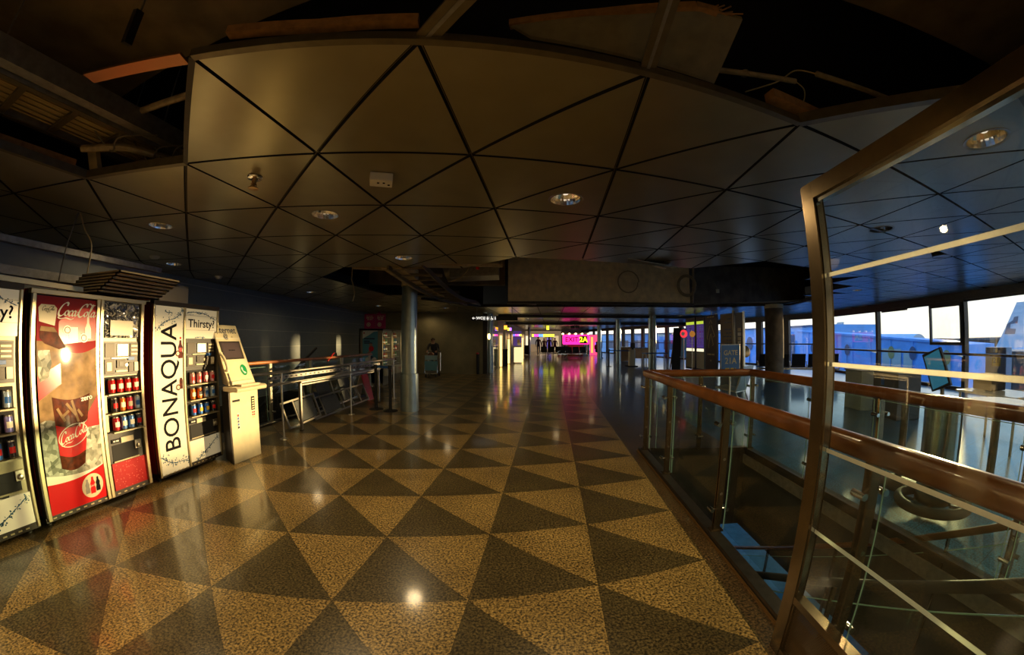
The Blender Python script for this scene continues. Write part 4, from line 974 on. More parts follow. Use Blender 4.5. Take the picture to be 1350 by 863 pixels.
# ---- toppled steel frames leaning one on the other
def ladder_frame(label, base, L, H, lean, yaw, roll, panels, grp):
    t = thing('toppled_ladder', label, 'frame', base, 0, grp)
    t.rotation_euler = (Matrix.Rotation(yaw, 3, 'Z') @ Matrix.Rotation(lean, 3, 'Y') @ Matrix.Rotation(roll, 3, 'X')).to_euler()
    mb = MB()
    for z in (.018, H-.018): mb.bar((0, 0, z), (0, L, z), .03, .03, M['alu'])
    for y in (.015, L-.015): mb.bar((0, y, 0), (0, y, H), .03, .03, M['alu'], (0, 1, 0))
    mb.build('outer_frame', t)
    for y0, y1, m in panels:
        q = MB()
        if m: q.box(-.006, .006, y0, y1, .05, H-.05, M[m]); q.build('infill_panel', t)
        else: q.bar((0, (y0+y1)/2, .02), (0, (y0+y1)/2, H-.02), .022, .022, M['alu'], (0, 1, 0)); q.build('cross_bar', t)
    return t
M['mesh'] = mat('grey_mesh_panel', (.10, .11, .11), .5, .5, .3, 60)
G1 = 'toppled steel frames by the left balustrade'
ladder_frame('nearest toppled steel frame, leaning behind the bright barrier leg', (-3.58, 5.32, .0), .95, .46, -.35, BROT, .06, [(.34, .86, 'mesh'), (.30, .32, None)], G1)
ladder_frame('largest toppled steel frame with a mesh panel, in the middle of the heap', (-3.52, 6.10, .0), 2.15, .42, -.42, BROT, .03, [(.40, .95, 'mesh'), (.36, .37, None), (1.05, 1.06, None), (1.45, 1.46, None), (1.80, 1.81, None)], G1)
ladder_frame('highest toppled steel frame, propped up behind the largest one', (-3.78, 6.35, .0), 1.9, .68, -.30, BROT, .06, [(.45, .9, 'mesh'), (1.0, 1.02, None), (1.3, 1.75, 'mesh')], G1)
t = thing('folded_sign', 'red folded warning board leaning at the far end of the toppled frames', 'sign', (-3.42, 8.42, 0), BROT)
mb = MB(); mb.prism([(0, 0, 0), (.02, 0, 0), (-.16, 0, .66), (-.18, 0, .66)], (0, .30, 0), M['red']); mb.build('front_board', t); mb = MB(); mb.prism([(-.40, 0, 0), (-.38, 0, 0), (-.18, 0, .66), (-.20, 0, .66)], (0, .30, 0), M['cream']); mb.build('back_board', t)
t = thing('fire_hose', 'small red and black hose nozzle hooked on the orange handrail', 'hose', (-3.93, 7.55, 1.09))
t.scale = (.7, .7, .7)
mb = MB(); mb.tube(bez([(.0, -.25, -.12), (.03, -.1, -.02), (.04, 0, .06), (.05, .1, .12)]), .022, M['red'], 10); mb.build('nozzle', t); mb = MB(); mb.tube(bez([(.05, .1, .12), (.05, .2, .13), (.05, .26, .06), (.05, .2, .0)]), .03, M['rubber'], 10); mb.build('grip', t)

# ---- black belt posts
def belt_post(t, h=.95):
    mb = MB(); mb.lathe([(0, .035), (.05, .030), (.14, .018), (.155, .008), (.155, 0), (0, 0)], M['rubber'], seg=32); mb.build('base', t)
    mb = MB(); mb.tube([(0, 0, .03), (0, 0, h-.07)], .032, M['blackmat'], 18); mb.build('pole', t)
    mb = MB(); mb.lathe([(.032, h-.08), (.042, h-.075), (.042, h-.005), (.036, h), (0, h)], M['black'], seg=20); mb.build('head', t)
for p, l in (((-2.82, 7.42), 'left black belt post in front of the fridges'), ((-2.46, 7.30), 'right black belt post beside the steel column')):
    t = thing('belt_post', l, 'belt post', (*p, 0), 0, 'belt posts by the steel column'); belt_post(t)
mb = MB(); mb.bar((-2.78, 7.41, .91), (-2.50, 7.31, .91), .003, .05, M['blue']); tag(mb.build('barrier_belt'), 'short blue belt stretched between the two black posts by the column', 'belt')

# ---- two display fridges with a pink sign on top
M['fridge'] = mat('fridge_grey', (.32, .29, .20), .4, .2)
def fridge(label, y0, w, poster):
    t = thing('display_fridge', label, 'fridge', (-4.02, y0, 0), 0, 'display fridges')
    mb = MB(); D = -.80
    mb.box(D, 0, 0, .05, .08, 1.82, M['fridge']); mb.box(D, 0, w-.05, w, .08, 1.82, M['fridge']); mb.box(D, 0, 0, w, 1.76, 1.82, M['fridge']); mb.box(D, D+.04, 0, w, .08, 1.8, M['fridge']); mb.box(D, 0, 0, w, .0, .62, M['fridge']); mb.build('cabinet', t)
    mb = MB(); mb.box(D+.04, D+.05, .05, w-.05, .62, 1.76, glow('fridge_light', (.95, .95, .85), .8)); mb.build('light_panel', t); mb = MB(); mb.bar((-.03, .075, .62), (-.03, .075, 1.76), .03, .03, glow('fridge_tube', (1, .95, .75), 3.0), (0, 1, 0)); mb.build('light_tube', t)
    for z in (.62, .85, 1.08, 1.31, 1.54): mb = MB(); mb.box(D+.05, -.06, .06, w-.06, z, z+.012, M['alu']); mb.build('shelf', t)
    mb = MB(); mb.add([(-.002, .05, .62), (-.002, w-.05, .62), (-.002, w-.05, 1.76), (-.002, .05, 1.76)], [(0, 1, 2, 3)], M['glass']); mb.build('door_glass', t)
    mb = MB(); mb.box(-.01, .10, .12, w-.12, .30, .58, M['printcream']); mb.flat(join2d(*[stroke2d([(x, .06), (x+.03, -.05), (x+.06, .06)], .022) for x in (-.14, -.03)], stroke2d([(.09, .06), (.09, -.05)], .022), stroke2d([(.13, .06), (.13, -.05)], .022)), M['red'], lambda a, b: (.102, w/2+a, .44+b)); mb.build('front_bin', t)
    if poster:
        mb = MB(); f = lambda a, b: (a, -.004, b)
        mb.flat(poly2d([(-.68, .72), (-.16, .72), (-.16, 1.76), (-.68, 1.76)]), mat('poster_blue', (.10, .34, .42), .4), f); f2 = lambda a, b: (a, -.006, b)
        mb.flat(poly2d([(-.68, 1.5), (-.45, 1.62), (-.3, 1.72), (-.16, 1.74), (-.16, 1.76), (-.68, 1.76)]), M['printwhite'], f2)
        for cx, cz, rx, rz, m in ((-.40, 1.30, .06, .07, 'skin'), (-.38, 1.18, .09, .09, 'red'), (-.44, 1.02, .07, .09, 'skin'), (-.40, .90, .10, .05, 'navy'), (-.50, .82, .09, .09, 'printwhite'), (-.28, .82, .09, .09, 'printwhite')): mb.flat(disc2d(cx, cz, rx, rz), M[m], f2)
        for zz, ww in ((1.50, .36), (1.42, .2), (1.36, .28)): mb.flat(poly2d([(-.63, zz-.02), (-.63+ww, zz-.02), (-.63+ww, zz+.02), (-.63, zz+.02)]), M['navy'], f2)
        mb.flat(disc2d(-.63, 1.68, .025), M['red'], lambda a, b: (a, -.008, b)); mb.build('side_poster', t)
    return t
fr1 = fridge('left display fridge, with a blue poster on its side', 11.2, 1.0, True)
fr2 = fridge('right display fridge, partly hidden by the steel column', 12.25, 1.0, False)
PK = [mat('product_'+c, k, .4) for c, k in (('red', (.5, .03, .03)), ('orange', (.6, .25, .03)), ('green', (.06, .25, .08)), ('blue', (.05, .15, .4)), ('brown', (.2, .08, .03)))]
proto = {}
for fi, (fx, f0, nm) in enumerate(((-4.02, 11.2, 'left'), (-4.02, 12.25, 'right'))):
    for si, z in enumerate((.632, .862, 1.092, 1.322, 1.552)):
        for k in range(4):
            c = (si*3+k+fi) % 5
            if c not in proto:
                mb = MB(); mb.lathe([(0, 0), (.034, 0), (.037, .01), (.037, .10), (.03, .13), (.015, .155), (.015, .17), (0, .17)], PK[c], seg=12); mb.lathe([(.0375, .04), (.0375, .085)], M['printwhite'], seg=12); o = mb.build('drink_bottle'); proto[c] = o
            else: o = proto[c].copy(); C.objects.link(o)
            o.location = (fx-.16, f0+.2+k*.2, z); tag(o, 'small %s bottle on the %s shelf of the %s display fridge' % (['red', 'orange', 'green', 'blue', 'brown'][c], ['lowest', 'second', 'middle', 'fourth', 'top'][si], nm), 'bottle', 'bottles in the display fridges, %s %d' % (nm, si))
t = thing('advertising_sign', 'pink double advertising sign standing on the left display fridge', 'sign', (-4.45, 11.25, 1.825), 0)
for k, (xa, xb, yy) in enumerate(((-.22, .16, .0), (.17, .50, .02))):
    mb = MB(); mb.box(xa, xb, yy, yy+.02, 0, .47, M['magenta']); f = lambda a, b: (a, yy-.003, b); cx = (xa+xb)/2
    for zz, s in ((.40, .045), (.345, .06), (.29, .045)): mb.flat(dashes2d(.24-.06*(zz < .3), s*.6, int(zz*1000)+k), M['printcream'], lambda a, b, zz=zz: f(cx+a, zz+b))
    mb.flat(disc2d(cx-.04, .13, .07), M['printcream'], f); mb.flat(ring2d(cx-.04, .13, .04, .04, .012), M['magenta'], lambda a, b: (a, yy-.005, b)); mb.build('panel', t)
mb = MB(); mb.lathe([(.0, 0), (.06, 0), (.05, .05), (.0, .09)], M['magenta'], (.28, .02, .472), 16); mb.build('topper', t)

# ================================================================== TORN CEILING: TRAYS, CABLES, CONDUITS, LOOSE PIECES
def bezv(ps, n=8): return bez([tuple(p) for p in ps], n)
tray = thing('cable_tray', 'ladder cable tray full of beige cables in the ceiling opening above the machines', 'cable tray', (-3.05, .4, 2.93), BROT)
for x in (-.27, .27):
    mb = MB(); mb.bar((x, 0, .0), (x, 1.75, .0), .02, .09, M['alu_dull']); mb.bar((x*.94, 0, -.045), (x*.94, 1.75, -.045), .05, .008, M['edge_lit']); mb.build('side_rail', tray)
for k in range(5): mb = MB(); mb.bar((-.26, .15+.36*k, -.03), (.26, .15+.36*k, -.03), .045, .025, M['edge_lit']); mb.build('rung', tray)
mb = MB(); mb.bar((.34, -.1, .05), (.34, 1.9, .05), .10, .14, M['alu_dull']); mb.build('cover_channel', tray)
for d in (.3, 1.5): 
    for sx in (-.27, .27): mb = MB(); mb.tube([(sx, d, .0), (sx, d, .97)], .006, M['alu_dull'], 6); mb.build('hanger', tray)
Rm = Matrix.Translation((-3.05, .4, 2.93)) @ Matrix.Rotation(BROT, 4, 'Z')
for k in range(18):
    x = -.21+.42*k/17; z = .005+.012*(k % 3); wob = rnd.uniform(-.003, .003)
    pts = bezv([Rm @ Vector((x, -.1, z)), Rm @ Vector((x+wob, .6, z+.004)), Rm @ Vector((x-wob, 1.2, z)), Rm @ Vector((x*.8, 1.72, z)), Rm @ Vector((x*.9+.01, 1.95, z+.08+.05*(k % 2)))], 5)
    mb = MB(); mb.tube(pts, .0085, M['cable'], 6); tag(mb.build('tray_cable'), 'beige cable lying along the ladder tray in the ceiling opening', 'cable', 'cables on the ceiling tray')
mb = MB(); mb.tube(bezv([(-3.39, 1.62, 3.03), (-2.88, 1.60, 3.04), (-2.04, 1.59, 3.04), (-1.6, 1.6, 3.04)]), .026, M['conduit'], 10); tag(mb.build('conduit'), 'straight conduit pipe crossing above the cable tray', 'conduit')
mb = MB(); mb.tube(bezv([(-3.05, 1.50, 2.82), (-2.85, 1.62, 2.835), (-2.71, 1.72, 2.835), (-2.52, 2.07, 2.83), (-2.4, 2.5, 2.83)]), .028, M['conduit'], 10); tag(mb.build('conduit'), 'bent conduit pipe curving away beside the cable tray', 'conduit')
for k, (x, y) in enumerate(((-2.95, 1.5), (-2.8, 1.75), (-2.65, 1.8))):
    mb = MB(); mb.tube(bezv([(x, y, 2.95), (x+.12, y+.12, 2.80-.02*k), (x+.3, y+.05, 2.84), (x+.45, y+.25, 2.92)]), .006, M['cable_dark'], 6)
    tag(mb.build('loose_wire'), ['thin grey wire looping below the tray, nearest the rungs', 'thin grey wire looping below the bent conduit', 'thin grey wire dangling beyond the bent conduit'][k], 'wire')
mb = MB(); mb.bar((-1.98, .90, 2.70), (-1.40, 1.00, 2.69), .075, .012, mat('copper_lit_strip', (.42, .20, .09), .35, .8)); tag(mb.build('metal_strip'), 'flat aluminium strip, copper light in its colour, hanging over the corner of the ceiling panels', 'metal strip')  # aluminium; the copper light falling on it is painted into its colour
t = thing('grid_bracket', 'brown angle bracket sticking up at the corner of the tray opening', 'bracket', (-3.12, 1.66, 2.66)); mb = MB(); mb.prism([(0, 0, 0), (.08, .02, 0), (.02, -.03, .22), (-.06, -.05, .22)], (0, .01, 0), M['sheet']); mb.build('web', t); mb = MB(); mb.prism([(.08, .02, 0), (.085, .06, 0), (.025, .01, .22), (.02, -.03, .22)], (.006, 0, 0), M['sheet']); mb.build('flange', t)
mb = MB(); mb.bar((-3.5, .35, 2.735), (-3.28, 1.55, 2.735), .30, .05, M['board']); tag(mb.build('fibre_board'), 'brown fibre board lying on the panels below the cable tray', 'board')
t = thing('pipe_clamp', 'black clamp and hook hanging from the concrete beam above the tray', 'clamp', (-2.05, 1.05, 3.42)); mb = MB(); mb.tube([(0, 0, 0), (.02, 0, -.16)], .008, M['alu_dull'], 8); mb.build('rod', t); mb = MB(); mb.bar((.02, -.01, -.16), (-.02, .02, -.36), .04, .05, M['black'], (0, 1, 0)); mb.build('jaw', t)
# grid runners reaching over the opening
for n_, (a, b, wd, lab) in enumerate((((-.33, 1.14), (.55, .15), .085, 'left grid runner reaching across the open ceiling overhead'), ((.60, 1.27), (.42, -.25), .07, 'right grid runner reaching across the open ceiling overhead'))):
    t = thing('grid_runner', lab, 'ceiling runner', (*a, CZ)); d = Vector((b[0]-a[0], b[1]-a[1], 0))
    mb = MB(); mb.bar((0, 0, .02), d+UP*.02, wd, .012, M['edge_lit']); mb.bar((0, 0, .012), d+UP*.012, wd*.2, .006, M['alu_dull']); mb.build('flange', t)
    mb = MB(); mb.bar((0, 0, .05), d+UP*.05, .012, .06, M['edge']); mb.build('web', t)
    mb = MB(); q = d*.9; mb.tube([q+UP*.07, q+UP*1.25], .006, M['alu_dull'], 6); mb.build('hanger', t)
# boards and a lifted panel lying on the edge
t = thing('insulation_board', 'long brown insulation board lying on the ceiling edge, left of the grid runner', 'board', (0, 0, 0))
pts = [(-1.155, .985), (-.763, 1.067), (-.357, 1.11)]; mb = MB()
for a, b in zip(pts, pts[1:]): mb.bar((*a, 2.742), (*b, 2.742), .045, .04, M['board'])
mb.build('strip', t)
t = thing('lifted_panel', 'loose ceiling panel with a torn brown edge lying across the ceiling opening', 'ceiling panel', (0, 0, 0))
poly = [(.09, 1.24, 2.75), (1.01, 1.40, 2.75), (1.03, 1.10, 2.90), (.82, 1.10, 2.90), (.39, 1.22, 2.90), (.0, 1.31, 2.90)]
mb = MB(); mb.add([Vector(p) for p in poly]+[Vector(p)+UP*.02 for p in poly], [tuple(range(6)), tuple(range(11, 5, -1))]+[(i, (i+1) % 6, (i+1) % 6+6, i+6) for i in range(6)], mat('old_panel_back', (.16, .135, .075), .6, 0, .2, 12)); mb.build('sheet', t)
mb = MB(); q = [Vector(p) for p in ((.0, 1.31, 2.915), (.39, 1.22, 2.915), (.80, 1.10, 2.915), (.90, 1.10, 2.91))]
for a, b in zip(q, q[1:]): mb.bar(a, b, .035, .035, M['board'])
r = random.Random(2)
for k in range(14):
    p = q[2].lerp(q[3], r.random()*1.4); mb.tube([p, p+Vector((r.uniform(.01, .08), r.uniform(-.04, .02), r.uniform(-.02, .04)))], .004, M['board'], 5)
mb.build('torn_edge', t)
mb = MB(); mb.tube([(1.05, 1.46, 2.90), (1.57, 1.40, 2.90)], .016, M['conduit'], 8); mb.lathe([(.016, -.012), (.024, -.01), (.024, .01), (.016, .012)], M['conduit'], (1.25, 1.437, 2.9), 10); tag(mb.build('conduit'), 'short conduit pipe with a loose wire end, beside the lifted panel', 'conduit')
mb = MB(); mb.tube([(1.64, 1.30, 2.9), (2.35, 1.28, 2.89)], .017, M['conduit'], 8); tag(mb.build('conduit'), 'short conduit pipe above the bluish ceiling panels at the right', 'conduit')
mb = MB(); mb.tube(bezv([(1.25, 1.47, 2.80), (1.45, 1.42, 2.88), (1.55, 1.36, 2.94), (1.64, 1.30, 2.9)]), .004, M['cable'], 6); tag(mb.build('loose_wire'), 'thin wire spanning between the two broken conduit ends', 'wire')
mb = MB(); mb.tube(bezv([(1.57, 1.40, 2.9), (1.62, 1.40, 2.86), (1.62, 1.42, 2.80), (1.58, 1.43, 2.76)]), .004, M['cable'], 6); tag(mb.build('loose_wire'), 'short wire drooping from the left broken conduit end', 'wire')
mb = MB(); mb.bar((1.33, 1.38, 2.735), (1.74, 1.44, 2.725), .07, .05, M['board']); tag(mb.build('wooden_batten'), 'brown batten lying on the corner of the ceiling edge below the wires', 'batten')

# on the ceiling: detector box, sprinkler, domes
t = thing('detector_box', 'pale square detector box on the panelled ceiling', 'detector', (-.902, 2.34, CZ), math.radians(20))
mb = MB(); mb.box(-.08, .08, -.06, .06, -.065, -.002, M['white']); mb.build('case', t, bevel=.006)
for x, y in ((.02, -.02), (-.02, -.015), (.055, .01)): mb = MB(); mb.box(x-.008, x+.008, y-.007, y+.007, -.069, -.064, M['ink']); mb.build('sensor', t)
t = thing('sprinkler', 'small brass sprinkler head with a bright rosette on the panelled ceiling', 'sprinkler', (-1.829, 2.144, CZ)); t.scale = (1.3, 1.3, 1.3)
mb = MB(); mb.lathe([(.0, -.002), (.045, -.004), (.04, -.012), (.018, -.014)], M['reflector'], seg=24); mb.build('rosette', t)
mb = MB(); mb.lathe([(.014, -.005), (.014, -.04), (.02, -.045), (.008, -.05), (.008, -.07)], M['brass'], seg=14); mb.lathe([(.0, -.075), (.03, -.072), (.03, -.068), (0, -.068)], M['brass'], seg=14)
for s in (-1, 1): mb.tube([(.014*s, 0, -.042), (.022*s, 0, -.058), (.006*s, 0, -.07)], .003, M['brass'], 6)
mb.build('head', t)
for k, (x, y, l) in enumerate(((-5.51, 5.72, 'small pale dome on the ceiling near the left wall'), (-5.1, 3.9, 'small pale ceiling dome over the framed panel'))):
    mb = MB(); mb.lathe([(.08, -.001), (.078, -.02), (.05, -.045), (0, -.052)], M['white'], (x, y, CZ), 20); tag(mb.build('ceiling_dome'), l, 'ceiling fixture')

# the wide torn opening ahead: hanging ladder tray, wires, coils, loose ceiling pieces
t = thing('cable_tray', 'sagging ladder tray hanging in the torn ceiling beside the steel column', 'cable tray', (0, 0, 0))
A0, A1 = Vector((-1.9, 5.45, 2.63)), Vector((-1.35, 11.6, 2.60)); B0, B1 = Vector((-1.35, 5.5, 2.66)), Vector((-.95, 11.6, 2.62))
sag = lambda p, q, f: p.lerp(q, f)-UP*.16*math.sin(math.pi*min(1, f*1.15))
for p, q in ((A0, A1), (B0, B1)):
    mb = MB(); pp = [sag(p, q, k/14) for k in range(15)]
    for a, b in zip(pp, pp[1:]): mb.bar(a, b, .03, .09, M['edge_lit'])
    mb.build('side_rail', t)
for k in range(16): mb = MB(); f = .03+k*.06; mb.bar(sag(A0, A1, f), sag(B0, B1, f), .05, .02, M['edge_lit']); mb.build('rung', t)
mb = MB(); 
for k in range(5):
    f = .02+k*.09; mb.bar(sag(A0, A1, f)+UP*.02, sag(A0, A1, f+.085)+UP*.02, .35, .006, M['sheet'])
mb.build('cover', t)
for k, (x, y, l, ln) in enumerate(((-2.55, 5.6, 'short pale batten across the near left corner of the torn ceiling', .6), (-2.1, 6.3, 'pale batten across the torn ceiling, nearer the steel column', .9), (-1.1, 5.45, 'long pale batten under the near edge of the torn ceiling', 1.0), (-2.3, 8.6, 'pale batten beyond the steel column top', 1.1))):
    mb = MB(); mb.bar((x, y, 2.66), (x+ln, y+.1, 2.64), .06, .05, M['conduit']); tag(mb.build('ceiling_batten'), l, 'batten')
mb = MB(); mb.tube(bezv([(-2.72, 6.0, 3.95), (-2.75, 6.0, 2.66), (-2.74, 6.0, 2.5), (-2.70, 6.02, 2.3), (-2.72, 6.0, 2.15)]), .008, M['cable'], 6); tag(mb.build('loose_wire'), 'pale wire hanging down left of the steel column', 'wire')
mb = MB(); mb.tube(bezv([(-.62, 5.7, 2.72), (-.66, 5.75, 2.62), (-.78, 5.8, 2.50), (-.95, 5.85, 2.44)]), .007, M['cable'], 6); tag(mb.build('loose_wire'), 'short wire curling under the torn ceiling edge', 'wire')
mb = MB(); mb.tube(bezv([(-1.7, 10.0, 3.95), (-1.7, 10.0, 2.7), (-1.65, 10, 2.45), (-1.45, 10.02, 2.38), (-1.5, 10, 2.25), (-1.75, 10, 2.2)]), .01, M['cable'], 6); tag(mb.build('loose_wire'), 'tangled wire hanging before the dark far wall', 'wire')
t = thing('sheet_pile', 'bent duct sheets inside the torn ceiling above the sagging tray', 'duct', (0, 0, 0))
mb = MB(); mb.prism([(-1.2, 7.2, 2.75), (-.2, 7.0, 2.75), (-.2, 7.0, 3.2), (-1.2, 7.2, 3.2)], (0, .6, 0), M['alu_dull']); mb.build('duct_box', t); mb = MB(); mb.lathe([(.22, 0), (.22, 1.3)], M['alu_dull'], seg=20, mtx=Matrix.Translation((-1.45, 8.1, 3.0)) @ Matrix.Rotation(math.radians(70), 4, 'Y')); mb.build('duct_pipe', t)
mb = MB(); mb.lathe([(0, 0), (.03, 0), (.03, .05), (0, .05)], M['red'], (-.52, 5.95, 2.66), 14); tag(mb.build('pipe_stopper'), 'small red pipe stopper in the torn ceiling', 'stopper')
def coil(c, R, turns, name, lab):
    r = random.Random(hash(lab) % 99); pts = []
    for k in range(turns*20+1): a = 2*math.pi*k/20; q = 1+.10*math.sin(a*.37+1); pts.append((c[0]+R*q*math.cos(a), c[1]+.01*k/20, c[2]+R*q*math.sin(a)))
    mb = MB(); mb.tube(pts, .016, M['cable'], 6); tag(mb.build(name), lab, 'cable coil')
coil((3.05, 8.90, 2.95), .26, 1, 'cable_coil', 'large single cable loop hanging against the pale beam face')
coil((4.70, 8.90, 2.90), .26, 3, 'cable_coil', 'cable coil of several turns at the right end of the pale beam')
t = thing('broken_tile', 'broken ceiling panel tip hanging below the ceiling edge before the pale beam', 'ceiling panel', (0, 0, 0)); mb = MB(); mb.prism([(1.75, 5.15, 2.63), (2.5, 5.35, 2.63), (2.55, 5.1, 2.57), (1.7, 4.95, 2.645)], (0, 0, .012), M['panel']); mb.build('sheet', t); mb = MB(); mb.bar((2.2, 5.2, 2.62), (2.42, 5.28, 2.60), .08, .03, M['cream']); mb.build('clip', t)
mb = MB(); mb.box(5.55, 5.63, 8.8, 8.85, 2.72, 2.82, M['cream']); mb.tube([(5.59, 8.82, 2.8), (5.59, 8.95, 3.0)], .008, M['cable'], 6); tag(mb.build('junction_box'), 'small pale junction box on the dark beam beside the cable coil', 'junction box')
t = thing('beam_pipe', 'pipe running down the right end of the pale beam face', 'pipe', (4.86, 8.93, 2.42)); mb = MB(); mb.tube([(0, 0, 0), (.05, 0, .5), (.08, 0, 1.3)], .03, M['conduit'], 10); mb.build('tube', t)

# ================================================================== RIGHT SIDE, BEYOND THE STAIR
# ---- steel litter cylinder with a bumper ring
t = thing('steel_bin', 'steel cylinder with a dark bumper ring at its foot, behind the window-side balustrade', 'bin', (3.62, 1.90, 0))
mb = MB(); mb.lathe([(.165, .02), (.165, .90), (.15, .92), (.13, .92), (.13, .80), (0, .80)], M['steel'], seg=40); mb.build('cylinder', t)
pts = [(.30*math.cos(2*math.pi*k/40), .30*math.sin(2*math.pi*k/40), .075) for k in range(41)]
mb = MB(); mb.tube(pts, .045, M['blackmat'], 14, cap=False); mb.build('bumper_ring', t)
for k in range(4): a = k*math.pi/2+.4; mb = MB(); mb.bar((.15*math.cos(a), .15*math.sin(a), .06), (.29*math.cos(a), .29*math.sin(a), .06), .03, .02, M['steel_dark']); mb.build('ring_spoke', t)
def high_table(label, p, h, r, top):
    t = thing('standing_table', label, 'table', (*p, 0), 0, 'standing tables beyond the stair opening')
    mb = MB(); mb.lathe([(0, .04), (.06, .035), (.26, .02), (.28, .01), (.28, 0)], M['rubber'], seg=32); mb.build('base', t)
    mb = MB(); mb.tube([(0, 0, .03), (0, 0, h-.03)], .04, M['steel_dark'], 16); mb.build('post', t)
    mb = MB(); mb.lathe([(0, -.03), (r-.02, -.03), (r, -.015), (r, 0), (0, 0)], top, (0, 0, h), 40); mb.build('table_top', t)
M['bluewhite'] = mat('pale_table_top', (.55, .60, .62), .2)
high_table('standing table with a pale round top, behind the steel cylinder', (3.95, 2.5), .90, .26, M['bluewhite'])
high_table('standing table with a pale round top, nearest the right picture edge', (4.4, 1.75), .90, .28, M['bluewhite'])
# ---- kiosk monitor and check-in podium by the windows
t = thing('boarding_podium', 'black boarding podium with a small blue label by the windows', 'podium', (7.15, 4.75, 0), -.28)
mb = MB(); mb.box(-.25, .3, -.35, .38, 0, .84, mat('podium_black', (.03, .028, .025), .3)); mb.build('body', t, bevel=.01); mb = MB(); mb.box(-.3, .35, -.4, .43, .84, .87, M['bluewhite']); mb.build('worktop', t); mb = MB(); mb.box(-.258, -.25, .05, .13, .60, .74, M['blue']); mb.build('label', t)
t = thing('boarding_podium', 'pale low cabinet beside the black boarding podium by the windows', 'cabinet', (7.35, 5.75, 0), -.28); mb = MB(); mb.box(-.2, .3, -.3, .3, 0, .80, mat('pale_cabinet', (.45, .48, .40), .4)); mb.build('body', t, bevel=.01); mb = MB(); mb.box(-.22, .32, -.32, .32, .80, .825, M['alu_dull']); mb.build('worktop', t)
t = thing('display_screen', 'large tilted flat screen seen against the window, behind the white glass stripe', 'screen', (6.0, 3.3, 0), 0)
S0 = Vector((0, 0, .62)); dirn = Vector((.12, -.04, .68)); mb = MB()
a, b = Vector((0, .06, .70)), Vector((0, -.24, .82)); up_ = Vector((.03, .20, .52)); th_ = Vector((.05, 0, 0))
mb.add([a, b, b+up_, a+up_, a+th_, b+th_, b+up_+th_, a+up_+th_], [(0, 1, 2, 3), (7, 6, 5, 4), (0, 4, 5, 1), (1, 5, 6, 2), (2, 6, 7, 3), (3, 7, 4, 0)], M['black']); mb.build('housing', t, bevel=.006)
a2, b2_ = a+up_*.06+Vector((-.004, -.03, 0)), b+up_*.06+Vector((-.004, .03, 0)); mb = MB(); mb.add([a2, b2_, b2_+up_*.88, a2+up_*.88], [(0, 1, 2, 3)], mat('screen_blue_glass', (.03, .14, .24), .08, coat=1, emit=(.05, .30, .50), estr=.25)); mb.build('screen_glass', t)
mb = MB(); mb.tube([(.09, -.06, .02), (.09, -.06, .98)], .03, M['alu_dull'], 12); mb.lathe([(0, .03), (.2, .02), (.22, 0)], M['alu_dull'], (.09, -.06, 0), 24); mb.bar((-.02, .3, .60), (-.02, -.35, .62), .18, .03, M['steel_dark']); mb.build('stand', t)
t = thing('work_desk', 'desk with a pale top and black unit right of the tilted screen', 'desk', (6.55, 2.55, 0), -.3)
mb = MB(); mb.box(-.35, .35, -.5, .55, .70, .73, M['bluewhite']); mb.build('desk_top', t)
for x in (-.3, .3):
    for y in (-.45, .5): mb = MB(); mb.tube([(x, y, 0), (x, y, .70)], .02, M['alu'], 10); mb.build('leg', t)
mb = MB(); mb.box(-.1, .2, .1, .45, .735, .95, M['blackmat']); tag(mb.build('printer', loc=(6.55, 2.55, 0), rotz=-.3, bevel=.01), 'black printer box standing on the desk by the windows', 'printer')
t = thing('ticket_counter', 'dark counter block with bright vertical trims at the right picture edge', 'counter', (6.2, 1.25, 0), -.3)
mb = MB(); mb.box(-.3, .5, -.9, .42, 0, .92, mat('counter_brown', (.07, .055, .035), .35)); mb.build('body', t, bevel=.01)
mb = MB(); mb.box(-.2, .5, -.9, .34, .92, 1.22, M['mcab']); mb.build('upper_unit', t, bevel=.01)
for y in (.05, .18): mb = MB(); mb.bar((-.31, y, .1), (-.31, y, 1.0), .02, .03, M['alu'], (0, 1, 0)); mb.build('trim_bar', t)

# ---- row of black seats behind the thick pillar
def seat_row(label, p, n, rot, grp, pitch=.60):
    t = thing('bench_seating', label, 'bench', (*p, 0), rot, grp)
    mb = MB(); mb.bar((0, 0, .33), (n*pitch, 0, .33), .06, .06, M['steel']); mb.build('beam', t)
    for k in range(n):
        x = k*pitch+pitch/2
        mb = MB(); q = [(x-.26, -.02, .40), (x-.26, .46, .43), (x-.26, .48, .46), (x-.26, 0, .45)]; mb.prism(q, (.52, 0, 0), M['black']); mb.build('seat', t, bevel=.01)
        mb = MB(); q = [(x-.26, -.03, .44), (x-.26, .02, .44), (x-.26, -.10, .90), (x-.26, -.14, .89)]; mb.prism(q, (.52, 0, 0), M['black']); mb.build('backrest', t, bevel=.01)
    for k in range(n+1):
        x = k*pitch; mb = MB(); mb.bar((x, 0, .60), (x, .40, .60), .04, .025, M['steel']); mb.bar((x, .02, .33), (x, .02, .60), .03, .03, M['steel'], (0, 1, 0)); mb.build('armrest', t)
    for x in (.25*n*pitch, .75*n*pitch):
        mb = MB(); mb.bar((x, .2, .30), (x, -.22, .015), .04, .03, M['alu'], (1, 0, 0)); mb.bar((x, .0, .30), (x, .40, .015), .04, .03, M['alu'], (1, 0, 0)); mb.build('leg', t)
    return t
seat_row('row of black airport seats in front of the windows, behind the thick grey pillar', (9.6, 12.3), 5, -.62, 'rows of airport seats', .62)
seat_row('row of black airport seats far down the hall, before the pink exit sign', (5.0, 29.8), 4, math.pi+.0, 'rows of airport seats')
seat_row('row of black airport seats holding the person in red', (6.2, 28.6), 4, math.pi+.2, 'rows of airport seats')
